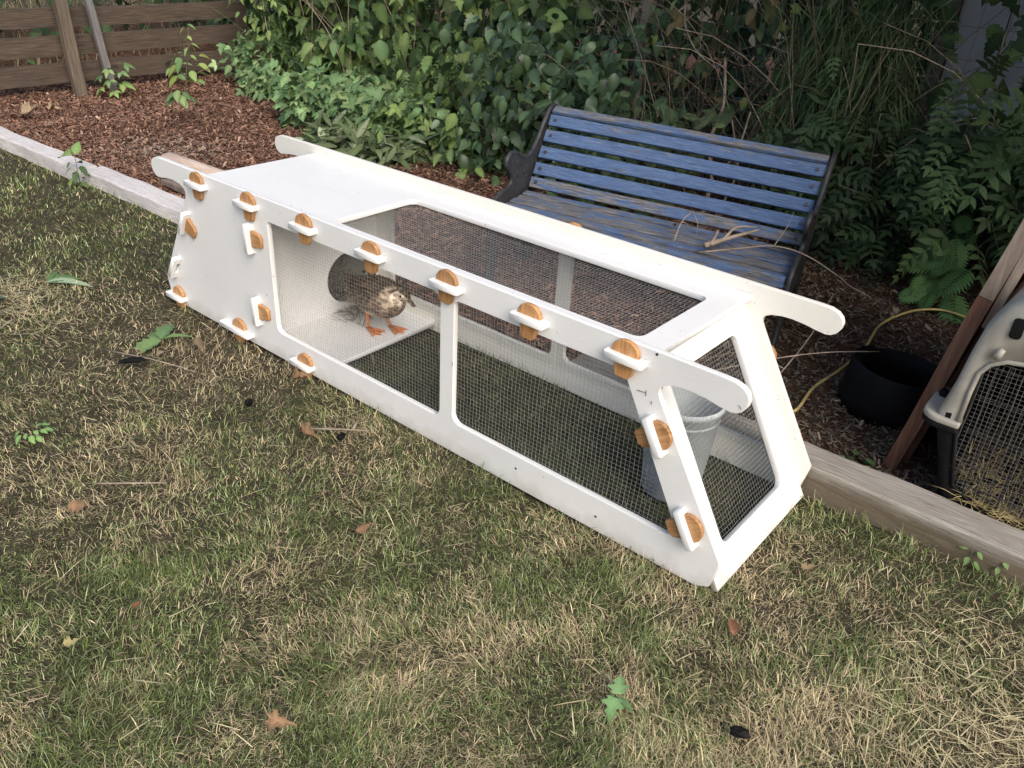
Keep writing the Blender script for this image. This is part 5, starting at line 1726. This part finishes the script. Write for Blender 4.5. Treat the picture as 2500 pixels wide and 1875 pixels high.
bl = lambda x, y, z: tuple(BM @ Vector((x, y, z)))
branch('thick broken dry branch with a stub end lying on the bench seat', [[bl(0.28, -0.30, 0.02), bl(0.36, -0.17, 0.035), bl(0.435, -0.07, 0.05)], [bl(0.33, -0.22, 0.03), bl(0.36, -0.16, 0.07), bl(0.43, -0.12, 0.075)], [bl(0.30, -0.29, 0.025), bl(0.30, -0.2, .05), bl(.29, -.16, .03)]], 0.011)
branch('thin dry bramble stem arching across the right side of the bench', [[bl(0.27, -0.33, 0.00), bl(0.40, -0.28, 0.03), bl(0.52, -0.22, 0.05), bl(0.64, -0.20, 0.035), bl(0.78, -0.20, -0.02), (0.98, 1.42, 0.33), (1.06, 1.45, .30)], [bl(0.52, -0.22, 0.05), bl(0.54, -0.12, 0.10), bl(0.545, -0.05, 0.14)]], 0.0035)
branch('thin forked dry twig on the middle of the bench seat', [[bl(0.16, -0.30, 0.01), bl(0.155, -0.2, 0.06), bl(0.17, -0.11, 0.08)], [bl(0.17, -0.11, 0.08), bl(0.21, -0.16, 0.05), bl(0.22, -0.2, 0.012)], [bl(0.155, -.2, .06), bl(.19, -.15, .03)]], 0.003)
branch('dry stem leaning over the mulch right of the bench', [[(0.90, 0.98, 0.02), (0.93, 1.08, 0.10), (0.955, 1.20, 0.20), (0.95, 1.35, 0.31)], [(0.93, 1.08, .10), (0.80, 1.02, .14), (0.70, .95, .10)]], 0.0032)
branch('long bare stem running across the mulch behind the right handle', [[(0.72, 0.80, 0.10), (0.90, 0.92, 0.18), (1.05, 1.05, 0.22), (1.18, 1.25, 0.20)], [(0.9, .92, .18), (1.0, .9, .12)]], 0.003)
branch('pale arching cane in the dark corner at the upper right', [[(0.42, 2.62, 0.02), (0.55, 2.66, 0.35), (0.74, 2.72, 0.62), (0.93, 2.78, 0.74), (1.06, 2.80, 0.72)]], 0.006)
branch('pale horizontal dead branch in the dark corner at the upper right', [[(0.52, 2.70, 0.50), (0.75, 2.72, 0.55), (0.98, 2.76, 0.62)], [(0.75, 2.72, .55), (0.70, 2.70, .50)]], 0.008)
branch('curved pale branch hanging behind the top of the bench', [[(-0.62, 2.82, 1.15), (-0.60, 2.80, 0.98), (-0.50, 2.78, 0.85), (-0.36, 2.76, 0.78)], [(-.6, 2.8, .98), (-.52, 2.8, 1.05)]], 0.007)
branch('gnarled light brown stems rising behind the right half of the bench', [[(-0.22, 2.62, 0.0), (-0.20, 2.62, 0.25), (-0.26, 2.64, 0.42), (-0.22, 2.65, 0.62), (-0.26, 2.66, 0.85)], [(-0.16, 2.64, 0.0), (-0.08, 2.66, 0.30), (-0.16, 2.66, 0.55)], [(-.2, 2.62, .25), (-.08, 2.6, .4), (-.05, 2.62, .62)]], 0.014)
branch('thin white stem leaning through the grassy clump right of the bench', [[(0.36, 2.55, 0.0), (0.40, 2.58, 0.35), (0.46, 2.62, 0.72), (0.56, 2.66, 1.05)]], 0.004)
for i, (xa, xb) in enumerate(((-4.35, -4.50), (-3.95, -3.86), (-3.42, -3.44))):
    branch(['thin pale runner trailing down the left part of the hedge', 'thin pale runner trailing down above the seedlings', 'thin pale runner trailing down above the leaf mound'][i], [[(xa, 2.75 - .05 * i, 0.02), ((xa + xb) / 2 + .03, 2.8, 0.35), (xb, 2.84, 0.72), (xb + .02, 2.9, 1.15)]], 0.0038)

bpy.context.view_layer.update()
